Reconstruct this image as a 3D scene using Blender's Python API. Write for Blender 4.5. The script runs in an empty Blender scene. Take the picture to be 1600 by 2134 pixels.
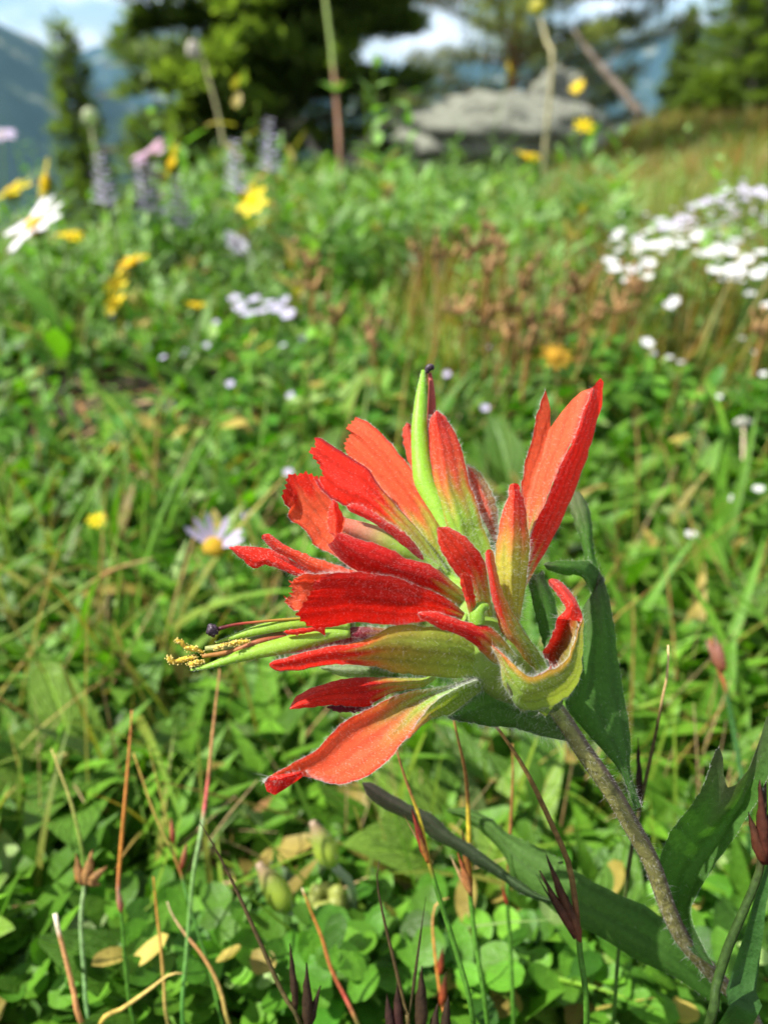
import bpy, math, random
import numpy as np
from mathutils import Vector, Matrix, noise as mn

rng = np.random.default_rng(7)
random.seed(7)
SC = bpy.context.scene
COL = SC.collection
rad = math.radians

# ------------------------------------------------------------------ camera, sky, sun, exposure
PITCH = rad(31.0)
CAMZ = 0.20
cam_d = bpy.data.cameras.new('camera')
cam = bpy.data.objects.new('camera', cam_d)
COL.objects.link(cam)
cam.location = (0, 0, CAMZ)
cam.rotation_euler = (math.pi / 2 - PITCH, 0, 0)
cam_d.sensor_fit = 'HORIZONTAL'
cam_d.sensor_width = 24.0
cam_d.lens = 24.0
cam_d.clip_start = 0.01
cam_d.clip_end = 60000
cam_d.dof.use_dof = True
cam_d.dof.focus_distance = 0.0985
cam_d.dof.aperture_fstop = 15.5
SC.camera = cam

SUN_AZ = Vector((-0.95, 0.02))          # where the sun stands, seen from the flower
SUN_EL = rad(53)
_az = math.atan2(SUN_AZ.x, SUN_AZ.y)
world = bpy.data.worlds.new('World')
SC.world = world
world.use_nodes = True
nt = world.node_tree
nt.nodes.clear()
wo = nt.nodes.new('ShaderNodeOutputWorld')
bg = nt.nodes.new('ShaderNodeBackground')
sky = nt.nodes.new('ShaderNodeTexSky')
sky.sky_type = 'NISHITA'
sky.sun_disc = False
sky.sun_elevation = SUN_EL
sky.sun_rotation = _az
sky.altitude = 2200
sky.air_density = 1.0
sky.dust_density = 0.5
sky.ozone_density = 0.6
# broken cumulus over the whole sky
tc = nt.nodes.new('ShaderNodeTexCoord')
mp = nt.nodes.new('ShaderNodeMapping')
mp.inputs['Scale'].default_value = (3.2, 3.2, 9.0)
mp.inputs['Location'].default_value = (0.55, 0.2, 0.3)
nz = nt.nodes.new('ShaderNodeTexNoise')
nz.inputs['Scale'].default_value = 2.2
nz.inputs['Detail'].default_value = 7
nz.inputs['Roughness'].default_value = 0.55
cr = nt.nodes.new('ShaderNodeValToRGB')
cr.color_ramp.elements[0].position = 0.44
cr.color_ramp.elements[1].position = 0.58
mx = nt.nodes.new('ShaderNodeMix')
mx.data_type = 'RGBA'
mx.inputs[7].default_value = (15.0, 15.2, 15.5, 1)
nt.links.new(tc.outputs['Generated'], mp.inputs['Vector'])
nt.links.new(mp.outputs['Vector'], nz.inputs['Vector'])
nt.links.new(nz.outputs['Fac'], cr.inputs['Fac'])
nt.links.new(cr.outputs['Color'], mx.inputs[0])
nt.links.new(sky.outputs['Color'], mx.inputs[6])
nt.links.new(mx.outputs[2], bg.inputs['Color'])
bg.inputs['Strength'].default_value = 0.05
nt.links.new(bg.outputs['Background'], wo.inputs['Surface'])

sun_d = bpy.data.lights.new('sun', 'SUN')
sun_d.energy = 5.0
sun_d.angle = rad(0.5)
sun_d.color = (1.0, 0.955, 0.88)
sun = bpy.data.objects.new('sun', sun_d)
COL.objects.link(sun)
_h = SUN_AZ.normalized() * math.cos(SUN_EL)
SUNV = Vector((_h.x, _h.y, math.sin(SUN_EL)))
sun.rotation_euler = SUNV.to_track_quat('Z', 'Y').to_euler()
sun.location = (-3, 3, 6)

SC.view_settings.view_transform = 'Standard'
SC.view_settings.look = 'None'
SC.view_settings.gamma = 1.0
SC.view_settings.exposure = 1.22
SC.view_settings.use_curve_mapping = False
SC.cycles.use_denoising = True
SC.cycles.max_bounces = 8
SC.cycles.diffuse_bounces = 4
SC.cycles.transmission_bounces = 6
SC.cycles.transparent_max_bounces = 8
SC.cycles.volume_bounces = 0
SC.cycles.sample_clamp_indirect = 6.0

# ------------------------------------------------------------------ pixel <-> world (1600 x 2134 photograph)
FPX = 1600.0
FW = np.array([0, math.cos(PITCH), -math.sin(PITCH)])
UP = np.array([0, math.sin(PITCH), math.cos(PITCH)])
RT = np.array([1.0, 0, 0])
CAM = np.array([0, 0, CAMZ])


def P(u, v, d):
    u = np.asarray(u, float); v = np.asarray(v, float); d = np.asarray(d, float)
    dirs = FW + ((u - 800) / FPX)[..., None] * RT + ((1067 - v) / FPX)[..., None] * UP
    return CAM + dirs * d[..., None]


def project(p):
    q = np.asarray(p) - CAM
    d = q @ FW
    dd = np.where(np.abs(d) < 1e-6, 1e-6, d)
    return 800 + FPX * (q @ RT) / dd, 1067 - FPX * (q @ UP) / dd, d


def sstep(a, b, x):
    t = np.clip((np.asarray(x, float) - a) / (b - a), 0, 1)
    return t * t * (3 - 2 * t)


def vnoise(x, y, s, seed=0):
    """cheap smooth 2-D value noise on arrays, -1..1"""
    x = np.asarray(x, float) * s + seed * 17.3; y = np.asarray(y, float) * s - seed * 9.1
    xi = np.floor(x).astype(np.int64); yi = np.floor(y).astype(np.int64)
    fx = x - xi; fy = y - yi
    fx = fx * fx * (3 - 2 * fx); fy = fy * fy * (3 - 2 * fy)

    def h(a, b):
        n = (a * 374761393 + b * 668265263 + seed * 144665) & 0x7fffffff
        n = ((n ^ (n >> 13)) * 1274126177) & 0x7fffffff
        return ((n ^ (n >> 16)) & 0xffff) / 32767.5 - 1
    return ((h(xi, yi) * (1 - fx) + h(xi + 1, yi) * fx) * (1 - fy)
            + (h(xi, yi + 1) * (1 - fx) + h(xi + 1, yi + 1) * fx) * fy)


def G(x, y):
    """height of the meadow"""
    x = np.asarray(x, float); y = np.asarray(y, float)
    yy = np.maximum(0, y - 0.6)
    slope = 0.13 + (0.06 - 0.13) * sstep(0.5, 2.2, x)
    z = -slope * np.minimum(yy, 12) - 0.03 * np.maximum(0, yy - 12)
    left = sstep(0, 0.3, -0.08 - 0.16 * y - x)
    z = z - 0.5 * np.maximum(0, y - 1.1) * left
    ratio = x / np.maximum(y, 0.5)
    z = z - 0.4 * np.maximum(0, y - 6.5) * (1 - sstep(0.16, 0.34, ratio))
    z = z - 0.5 * np.maximum(0, np.hypot(x, y) - 26)
    z = z + 0.012 * vnoise(x, y, 6, 3) + 0.03 * vnoise(x, y, 1.3, 5) * sstep(0.3, 1.5, y)
    return z


def ray_at(u, v, hh):
    """point on the pixel's ray that is hh above the meadow"""
    d = 0.11 if v > 640 else (0.3 if v > 430 else (0.7 if hh < .19 else 1.4))
    while d < 40:
        p = P(u, v, d)
        if p[2] - G(p[0], p[1]) <= hh:
            return p, d
        d *= 1.01
    return P(u, v, 1.6), 1.6


# ------------------------------------------------------------------ object helpers
def setp(o, label=None, cat=None, group=None, kind=None):
    if label: o['label'] = label
    if cat: o['category'] = cat
    if group: o['group'] = group
    if kind: o['kind'] = kind
    return o


def mkmesh(name, V, F, mat, col=None, uv=None, smooth=True):
    me = bpy.data.meshes.new(name)
    V = np.asarray(V, np.float32)
    if isinstance(F, np.ndarray):
        F = F.astype(np.int32)
        k = F.shape[1]
        me.vertices.add(len(V)); me.vertices.foreach_set('co', V.ravel())
        me.loops.add(F.size); me.loops.foreach_set('vertex_index', F.ravel())
        me.polygons.add(len(F))
        me.polygons.foreach_set('loop_start', np.arange(0, F.size, k, dtype=np.int32))
        try:
            me.polygons.foreach_set('loop_total', np.full(len(F), k, np.int32))
        except Exception:
            pass
        me.update(calc_edges=True)
        me.validate()
    else:
        me.from_pydata([tuple(map(float, v)) for v in V], [], F)
    if smooth and len(me.polygons):
        me.polygons.foreach_set('use_smooth', np.ones(len(me.polygons), bool))
    if col is not None:
        c = np.asarray(col, np.float32)
        if c.ndim == 1: c = np.tile(c, (len(V), 1))
        a = me.color_attributes.new('col', 'FLOAT_COLOR', 'POINT')
        c4 = np.ones((len(V), 4), np.float32); c4[:, :3] = c
        a.data.foreach_set('color', c4.ravel())
    if uv is not None:
        a = me.attributes.new('st', 'FLOAT2', 'POINT')
        a.data.foreach_set('vector', np.asarray(uv, np.float32).ravel())
    if mat is not None: me.materials.append(mat)
    return me


def link(name, me, parent=None):
    o = bpy.data.objects.new(name, me)
    COL.objects.link(o)
    if parent is not None: o.parent = parent
    return o


def thing(name, loc, label, cat, group=None):
    o = bpy.data.objects.new(name, None)
    COL.objects.link(o)
    o.empty_display_size = 0.01
    o.location = tuple(map(float, loc))
    return setp(o, label, cat, group)


def origin(o):
    while o.parent is not None: o = o.parent
    return np.array(o.location)


def part(name, V, F, mat, parent, col=None, uv=None, smooth=True):
    """a mesh given in world coordinates, made a child of a thing (or of one of its parts)"""
    V = np.asarray(V, float) - origin(parent)
    return link(name, mkmesh(name, V, F, mat, col, uv, smooth), parent)


def merge(lst):
    """[(V,F,col)] with equal face size -> one"""
    Vs, Fs, Cs, n = [], [], [], 0
    for V, F, C in lst:
        Vs.append(V); Fs.append(F + n); Cs.append(C); n += len(V)
    return np.concatenate(Vs), np.concatenate(Fs), np.concatenate(Cs)


def catmull(pts, n):
    """smooth polyline through pts, resampled to n by arc length"""
    p = np.asarray(pts, float)
    if len(p) == 2:
        t = np.linspace(0, 1, n)[:, None]
        return p[0] * (1 - t) + p[1] * t
    q = np.vstack([2 * p[0] - p[1], p, 2 * p[-1] - p[-2]])
    out = []
    for i in range(1, len(q) - 2):
        t = np.linspace(0, 1, 14, endpoint=False)[:, None]
        a, b, c, e = q[i - 1], q[i], q[i + 1], q[i + 2]
        out.append(0.5 * (2 * b + (c - a) * t + (2 * a - 5 * b + 4 * c - e) * t * t + (3 * b - a - 3 * c + e) * t ** 3))
    out.append(q[-2][None])
    return resample(np.vstack(out), n)


def resample(p, n):
    p = np.asarray(p, float)
    s = np.r_[0, np.cumsum(np.linalg.norm(np.diff(p, axis=0), axis=1))]
    if s[-1] == 0: return np.repeat(p[:1], n, 0)
    t = np.linspace(0, s[-1], n)
    return np.stack([np.interp(t, s, p[:, k]) for k in range(p.shape[1])], 1)


def tube(path, radii, ns=8, n=None, flat=1.0, caps=True):
    """swept tube -> V, quad F, t along"""
    path = np.asarray(path, float)
    radii = np.asarray(radii, float)
    if n:
        s0 = np.linspace(0, 1, len(radii))
        path = catmull(path, n)
        radii = np.interp(np.linspace(0, 1, n), s0, radii)
    m = len(path)
    T = np.gradient(path, axis=0)
    T /= np.maximum(np.linalg.norm(T, axis=1, keepdims=True), 1e-9)
    a = np.array([0, 0, 1.0]) if abs(T[0][2]) < 0.9 else np.array([1.0, 0, 0])
    u = np.cross(T[0], a); u /= np.linalg.norm(u)
    V = []
    ang = np.linspace(0, 2 * np.pi, ns, endpoint=False)
    for i in range(m):
        u = u - T[i] * (u @ T[i]); u /= max(np.linalg.norm(u), 1e-9)
        w = np.cross(T[i], u)
        V.append(path[i] + radii[i] * (np.cos(ang)[:, None] * u + flat * np.sin(ang)[:, None] * w))
    V = np.vstack(V)
    i = np.arange(m - 1)[:, None] * ns; j = np.arange(ns)[None]; k = (j + 1) % ns
    F = np.stack([i + j, i + k, i + ns + k, i + ns + j], -1).reshape(-1, 4)
    tt = np.repeat(np.linspace(0, 1, m), ns)
    if caps:
        c0, c1 = len(V), len(V) + 1
        V = np.vstack([V, path[:1], path[-1:]])
        tt = np.r_[tt, 0, 1]
        jj = np.arange(0, ns, 2)
        e0 = np.stack([np.full(len(jj), c0), (jj + 2) % ns, (jj + 1) % ns, jj], -1)
        b = (m - 1) * ns
        e1 = np.stack([np.full(len(jj), c1), b + jj, b + (jj + 1) % ns, b + (jj + 2) % ns], -1)
        F = np.vstack([F, e0, e1])
    return V, F, tt


def grad(t, stops):
    """colour along t from [(pos, rgb)]"""
    xs = [s[0] for s in stops]
    return np.stack([np.interp(t, xs, [s[1][k] for s in stops]) for k in range(3)], -1)


# ------------------------------------------------------------------ materials
def newmat(name):
    m = bpy.data.materials.new(name)
    m.use_nodes = True
    n = m.node_tree
    n.nodes.clear()
    return m, n, n.nodes.new('ShaderNodeOutputMaterial')


def leafmat(name, color=None, trans=0.4, rough=0.5, spec=0.35, vary=0.25, scale=900, tcol=(1.3, 1.55, 0.5), bump=0.3, vein=0.0, sheen=0.0, pinnate=False):
    """thin tissue: reflects and lets light through. colour from the 'col' attribute unless given"""
    m, n, out = newmat(name)
    L = n.links.new
    if color is None:
        at = n.nodes.new('ShaderNodeAttribute'); at.attribute_name = 'col'; c0 = at.outputs['Color']
    else:
        rg = n.nodes.new('ShaderNodeRGB'); rg.outputs[0].default_value = (*color, 1); c0 = rg.outputs[0]
    geo = n.nodes.new('ShaderNodeNewGeometry')
    tn = n.nodes.new('ShaderNodeTexNoise'); tn.inputs['Scale'].default_value = scale
    tn.inputs['Detail'].default_value = 4; tn.inputs['Roughness'].default_value = 0.65
    L(geo.outputs['Position'], tn.inputs['Vector'])
    mr = n.nodes.new('ShaderNodeMapRange')
    mr.inputs[1].default_value = 0.3; mr.inputs[2].default_value = 0.7
    mr.inputs[3].default_value = 1 - vary; mr.inputs[4].default_value = 1 + vary
    L(tn.outputs['Fac'], mr.inputs[0])
    mul = n.nodes.new('ShaderNodeVectorMath'); mul.operation = 'SCALE'
    L(c0, mul.inputs[0]); L(mr.outputs[0], mul.inputs['Scale'])
    csrc = mul.outputs[0]
    height = tn.outputs['Fac']
    if vein:
        st = n.nodes.new('ShaderNodeAttribute'); st.attribute_name = 'st'
        sep = n.nodes.new('ShaderNodeSeparateXYZ'); L(st.outputs['Vector'], sep.inputs[0])
        wv = n.nodes.new('ShaderNodeMath'); wv.operation = 'MULTIPLY_ADD'
        wv.inputs[1].default_value = vein; L(sep.outputs[0], wv.inputs[0])
        nn = n.nodes.new('ShaderNodeMath'); nn.operation = 'MULTIPLY'; nn.inputs[1].default_value = 2.5
        L(tn.outputs['Fac'], nn.inputs[0]); L(nn.outputs[0], wv.inputs[2])
        sn = n.nodes.new('ShaderNodeMath'); sn.operation = 'SINE'; L(wv.outputs[0], sn.inputs[0])
        m2 = n.nodes.new('ShaderNodeMapRange'); m2.inputs[1].default_value = 0.2; m2.inputs[2].default_value = 1.0
        m2.inputs[3].default_value = 1.0; m2.inputs[4].default_value = 0.80
        L(sn.outputs[0], m2.inputs[0])
        ml = n.nodes.new('ShaderNodeVectorMath'); ml.operation = 'SCALE'
        L(csrc, ml.inputs[0]); L(m2.outputs[0], ml.inputs['Scale']); csrc = ml.outputs[0]
        ad = n.nodes.new('ShaderNodeMath'); ad.operation = 'MULTIPLY_ADD'; ad.inputs[1].default_value = -0.12
        L(sn.outputs[0], ad.inputs[0]); L(tn.outputs['Fac'], ad.inputs[2]); height = ad.outputs[0]
    if pinnate:      # pale midrib and arching side veins
        st = n.nodes.new('ShaderNodeAttribute'); st.attribute_name = 'st'
        sep = n.nodes.new('ShaderNodeSeparateXYZ'); L(st.outputs['Vector'], sep.inputs[0])

        def mth(op, a, b=None, c=None):
            q = n.nodes.new('ShaderNodeMath'); q.operation = op
            for i_, w_ in enumerate((a, b, c)):
                if w_ is None: continue
                if isinstance(w_, (int, float)): q.inputs[i_].default_value = w_
                else: L(w_, q.inputs[i_])
            return q.outputs[0]
        ab = mth('ABSOLUTE', mth('SUBTRACT', sep.outputs[0], .5))
        mid_ = mth('SUBTRACT', 1.0, mth('MINIMUM', mth('MULTIPLY', ab, 16.0), 1.0))
        sv = mth('SINE', mth('SUBTRACT', mth('MULTIPLY', sep.outputs[1], 60.0), mth('MULTIPLY', ab, 42.0)))
        sv = mth('POWER', mth('MAXIMUM', sv, 0.0), 5.0)
        vv = mth('MAXIMUM', mid_, mth('MULTIPLY', sv, .55))
        gain = mth('MULTIPLY_ADD', vv, .75, .93)
        ml = n.nodes.new('ShaderNodeVectorMath'); ml.operation = 'SCALE'
        L(csrc, ml.inputs[0]); L(gain, ml.inputs['Scale']); csrc = ml.outputs[0]
        height = mth('MULTIPLY_ADD', vv, -1.2, tn.outputs['Fac'])
    bp = n.nodes.new('ShaderNodeBump'); bp.inputs['Strength'].default_value = bump
    bp.inputs['Distance'].default_value = 0.5 / scale
    L(height, bp.inputs['Height'])
    pr = n.nodes.new('ShaderNodeBsdfPrincipled')
    L(csrc, pr.inputs['Base Color']); L(bp.outputs[0], pr.inputs['Normal'])
    pr.inputs['Roughness'].default_value = rough
    pr.inputs['Specular IOR Level'].default_value = spec
    if sheen:
        pr.inputs['Sheen Weight'].default_value = sheen
        pr.inputs['Sheen Roughness'].default_value = 0.4
    tr = n.nodes.new('ShaderNodeBsdfTranslucent')
    tm = n.nodes.new('ShaderNodeVectorMath'); tm.operation = 'MULTIPLY'; tm.inputs[1].default_value = tcol
    L(csrc, tm.inputs[0]); L(tm.outputs[0], tr.inputs['Color']); L(bp.outputs[0], tr.inputs['Normal'])
    ms = n.nodes.new('ShaderNodeMixShader'); ms.inputs[0].default_value = trans
    L(pr.outputs[0], ms.inputs[1]); L(tr.outputs[0], ms.inputs[2])
    L(ms.outputs[0], out.inputs['Surface'])
    return m


def solidmat(name, c1, c2, scale=20, rough=0.8, bump=0.5, detail=8, spec=0.2, ramp=(0.35, 0.65), c3=None, attr=False, bdist=None):
    m, n, out = newmat(name)
    L = n.links.new
    geo = n.nodes.new('ShaderNodeNewGeometry')
    tn = n.nodes.new('ShaderNodeTexNoise'); tn.inputs['Scale'].default_value = scale
    tn.inputs['Detail'].default_value = detail; tn.inputs['Roughness'].default_value = 0.62
    L(geo.outputs['Position'], tn.inputs['Vector'])
    cr = n.nodes.new('ShaderNodeValToRGB')
    e = cr.color_ramp.elements
    e[0].position, e[1].position = ramp
    e[0].color = (*c1, 1); e[1].color = (*c2, 1)
    if c3:
        k = e.new(min(0.98, ramp[1] + 0.09)); k.color = (*c3, 1)
    L(tn.outputs['Fac'], cr.inputs['Fac'])
    csrc = cr.outputs['Color']
    if attr:
        at = n.nodes.new('ShaderNodeAttribute'); at.attribute_name = 'col'
        ml = n.nodes.new('ShaderNodeVectorMath'); ml.operation = 'MULTIPLY'
        L(csrc, ml.inputs[0]); L(at.outputs['Color'], ml.inputs[1]); csrc = ml.outputs[0]
    pr = n.nodes.new('ShaderNodeBsdfPrincipled')
    bp = n.nodes.new('ShaderNodeBump'); bp.inputs['Strength'].default_value = bump
    bp.inputs['Distance'].default_value = bdist or 0.4 / scale
    L(tn.outputs['Fac'], bp.inputs['Height']); L(bp.outputs[0], pr.inputs['Normal'])
    L(csrc, pr.inputs['Base Color'])
    pr.inputs['Roughness'].default_value = rough
    pr.inputs['Specular IOR Level'].default_value = spec
    L(pr.outputs[0], out.inputs['Surface'])
    return m


M = {}
M['bract'] = leafmat('bract_tissue', trans=0.5, rough=0.55, spec=0.18, vary=0.16, scale=1500, tcol=(1.1, 0.75, 0.5), bump=0.30, vein=26.0, sheen=0.12)
M['hero_leaf'] = leafmat('paintbrush_leaf', trans=0.45, rough=0.55, spec=0.12, vary=0.18, scale=1300, tcol=(1.2, 1.5, 0.5), bump=0.3, vein=15.0)
M['stem'] = leafmat('hairy_stem', trans=0.0, rough=0.6, spec=0.3, vary=0.45, scale=700, bump=0.6)
M['hair'] = leafmat('plant_hair', color=(0.85, 0.85, 0.80), trans=0.45, rough=0.3, spec=0.5, vary=0.0, scale=100, tcol=(1, 1, 1), bump=0)
M['tissue'] = leafmat('soft_green_tissue', trans=0.3, rough=0.45, spec=0.35, vary=0.12, scale=1400, tcol=(1.2, 1.35, 0.5), bump=0.3)
M['pollen'] = leafmat('pollen', trans=0.1, rough=0.8, spec=0.1, vary=0.3, scale=4000, tcol=(1, 1, 1), bump=1.0)
M['dark'] = solidmat('stigma_skin', (0.012, 0.004, 0.012), (0.05, 0.03, 0.045), scale=3500, rough=0.5, spec=0.4, c3=(0.4, 0.38, 0.38), ramp=(0.4, 0.62))
M['leaf'] = leafmat('meadow_leaf', trans=0.34, rough=0.48, spec=0.25, vary=0.22, scale=260, tcol=(1.25, 1.6, 0.35), bump=0.4)
M['broad'] = leafmat('broad_leaf', trans=0.3, rough=0.42, spec=0.3, vary=0.2, scale=380, tcol=(1.2, 1.55, 0.35), bump=0.6, vein=0, pinnate=True)
M['grass'] = leafmat('grass_blade', trans=0.32, rough=0.5, spec=0.2, vary=0.2, scale=300, tcol=(1.25, 1.5, 0.4), bump=0.2)
M['straw'] = leafmat('dry_straw', trans=0.2, rough=0.7, spec=0.2, vary=0.35, scale=500, tcol=(1.1, 1, 0.8), bump=0.4)
M['rush'] = leafmat('rush_skin', trans=0.0, rough=0.55, spec=0.12, vary=0.4, scale=900, bump=0.2)
M['petal'] = leafmat('petal', trans=0.4, rough=0.55, spec=0.2, vary=0.1, scale=500, tcol=(1.05, 1.0, 0.95), bump=0.2)
M['needle'] = leafmat('conifer_needles', trans=0.5, rough=0.55, spec=0.3, vary=0.3, scale=8, tcol=(1.2, 1.3, 0.4), bump=0.0)
M['bark'] = solidmat('grey_bark', (0.09, 0.075, 0.06), (0.26, 0.23, 0.20), scale=30, rough=0.9, attr=True)
M['soil'] = solidmat('meadow_soil', (0.010, 0.008, 0.005), (0.038, 0.028, 0.017), scale=60, rough=0.95, bump=0.9, c3=(0.03, 0.04, 0.012))  # kept near black so the bare gaps look shaded
M['rock'] = solidmat('lichened_rock', (0.11, 0.115, 0.09), (0.23, 0.24, 0.19), scale=14, rough=0.9, bump=0.8, c3=(0.20, 0.27, 0.14), bdist=0.03)

# ------------------------------------------------------------------ the land: meadow sheet, far terrain, haze
def polar_sheet(name, r0, r1, nr, na, hf, mat, a0=0.0, a1=2 * math.pi):
    full = abs(a1 - a0 - 2 * math.pi) < 1e-6
    rr = np.geomspace(r0, r1, nr)
    aa = np.linspace(a0, a1, na, endpoint=not full)
    Rr, Aa = np.meshgrid(rr, aa, indexing='ij')
    X = Rr * np.sin(Aa); Y = Rr * np.cos(Aa)
    Z = hf(X, Y, Rr, Aa)
    V = np.stack([X, Y, Z], -1).reshape(-1, 3)
    i = np.arange(nr - 1)[:, None]; j = np.arange(na if full else na - 1)[None]
    k = (j + 1) % na
    F = np.stack([i * na + j, (i + 1) * na + j, (i + 1) * na + k, i * na + k], -1).reshape(-1, 4)
    if full:   # close the middle
        V = np.vstack([V, [[0, 0, float(np.mean(Z[0]))]]])
        c = len(V) - 1
        jj = np.arange(0, na, 2)
        F = np.vstack([F, np.stack([np.full(len(jj), c), jj, (jj + 1) % na, (jj + 2) % na], -1)])
    return link(name, mkmesh(name, V, F, mat))


g = polar_sheet('ground', 0.02, 45, 170, 240, lambda X, Y, r, a: G(X, Y), M['soil'])
setp(g, kind='structure')


def fbm(x, y, s, o=5, seed=1):
    v = 0; a = 1.0
    for i in range(o):
        v = v + a * vnoise(x, y, s * 2 ** i, seed + i); a *= 0.52
    return v


def far_h(X, Y, r, a):
    deg = np.degrees(a)
    drop = -22 - 700 * sstep(40, 1500, r) ** 0.8
    # near wooded slope across the valley on the left, lower ranges elsewhere
    left = np.exp(-((deg + 25) / 7.5) ** 2)
    ridge1 = sstep(1700, 4200, r) * (1 - 0.6 * sstep(4400, 7500, r)) * (430 + 445 * left + 90 * fbm(X, Y, 0.0009, 4, 3))
    ridge2 = sstep(6000, 9500, r) * (1 - 0.5 * sstep(9800, 13500, r)) * (700 + 190 * np.exp(-((deg + 15) / 4.5) ** 2) + 60 * np.exp(-((deg - 22) / 9) ** 2) + 160 * fbm(X, Y, 0.00045, 5, 9))
    rough = 45 * fbm(X, Y, 0.003, 5, 5) * sstep(300, 2500, r)
    return drop + np.maximum(ridge1, ridge2) + rough


fm, fn, fo = newmat('wooded_mountain')
geo = fn.nodes.new('ShaderNodeNewGeometry')
n1 = fn.nodes.new('ShaderNodeTexNoise'); n1.inputs['Scale'].default_value = 0.0042; n1.inputs['Detail'].default_value = 9
n1.inputs['Roughness'].default_value = 0.62
fn.links.new(geo.outputs['Position'], n1.inputs['Vector'])
rp = fn.nodes.new('ShaderNodeValToRGB')
ee = rp.color_ramp.elements
ee[0].position = 0.53; ee[0].color = (0.018, 0.034, 0.022, 1)
ee[1].position = 0.64; ee[1].color = (0.20, 0.21, 0.15, 1)
k = ee.new(0.58); k.color = (0.035, 0.055, 0.03, 1)
k = ee.new(0.74); k.color = (0.36, 0.34, 0.30, 1)
fn.links.new(n1.outputs['Fac'], rp.inputs['Fac'])
fp = fn.nodes.new('ShaderNodeBsdfPrincipled'); fp.inputs['Roughness'].default_value = 0.95
fp.inputs['Specular IOR Level'].default_value = 0.05
fn.links.new(rp.outputs['Color'], fp.inputs['Base Color'])
fn.links.new(fp.outputs[0], fo.inputs['Surface'])
far = polar_sheet('mountains', 30, 15000, 190, 420, far_h, fm, rad(-100), rad(100))
setp(far, kind='structure')

hz_lo, hz_hi = -1100.0, 700.0
hv = np.array([[x, y, z] for z in (hz_lo, hz_hi) for x, y in ((-16500, -1000), (16500, -1000), (16500, 16500), (-16500, 16500))])
hf_ = np.array([[0, 3, 2, 1], [4, 5, 6, 7], [0, 1, 5, 4], [1, 2, 6, 5], [2, 3, 7, 6], [3, 0, 4, 7]])
hm, hn, ho = newmat('mountain_haze')
pv = hn.nodes.new('ShaderNodeVolumePrincipled')
pv.inputs['Color'].default_value = (0.28, 0.62, 1.0, 1)
pv.inputs['Density'].default_value = 0.000035
hn.links.new(pv.outputs[0], ho.inputs['Volume'])
hz = link('haze', mkmesh('haze', hv, hf_, hm, smooth=False))
setp(hz, 'pale blue mountain haze filling the valley air', 'haze', kind='stuff')

# ------------------------------------------------------------------ the paintbrush
Z_ = {'A': (460, 740, .3375), 'B': (860, 740, .3375), 'C': (340, 1180, .3375), 'D': (820, 1180, .3375),
      'E': (700, 1560, .3625), 'F': (1100, 1500, .3125), 'X': (0, 0, 1.0), 'H': (860, 1060, .2375), 'J': (560, 1180, .25), 'K': (560, 820, .25)}


def zp(s):
    """'A 835,385 900,410 B 10,20' -> pixel points"""
    ox, oy, sc = 0, 0, 1.0
    out = []
    for w in s.split():
        if ',' in w:
            x, y = w.split(',')
            out.append((ox + float(x) * sc, oy + float(y) * sc))
        else:
            ox, oy, sc = Z_[w]
    return np.array(out)


RED = (0.68, 0.024, 0.010)
DRED = (0.52, 0.010, 0.007)  # the bract red with shade mixed into it
ORG = (0.78, 0.115, 0.045)  # sunlit tone of the bract red; also bridges green to red
GRN = (0.30, 0.54, 0.06)
OLV = (0.44, 0.32, 0.05)
LGR = (0.20, 0.38, 0.03)
LEAF = (0.06, 0.15, 0.024)
PUR = (0.20, 0.02, 0.04)


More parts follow.
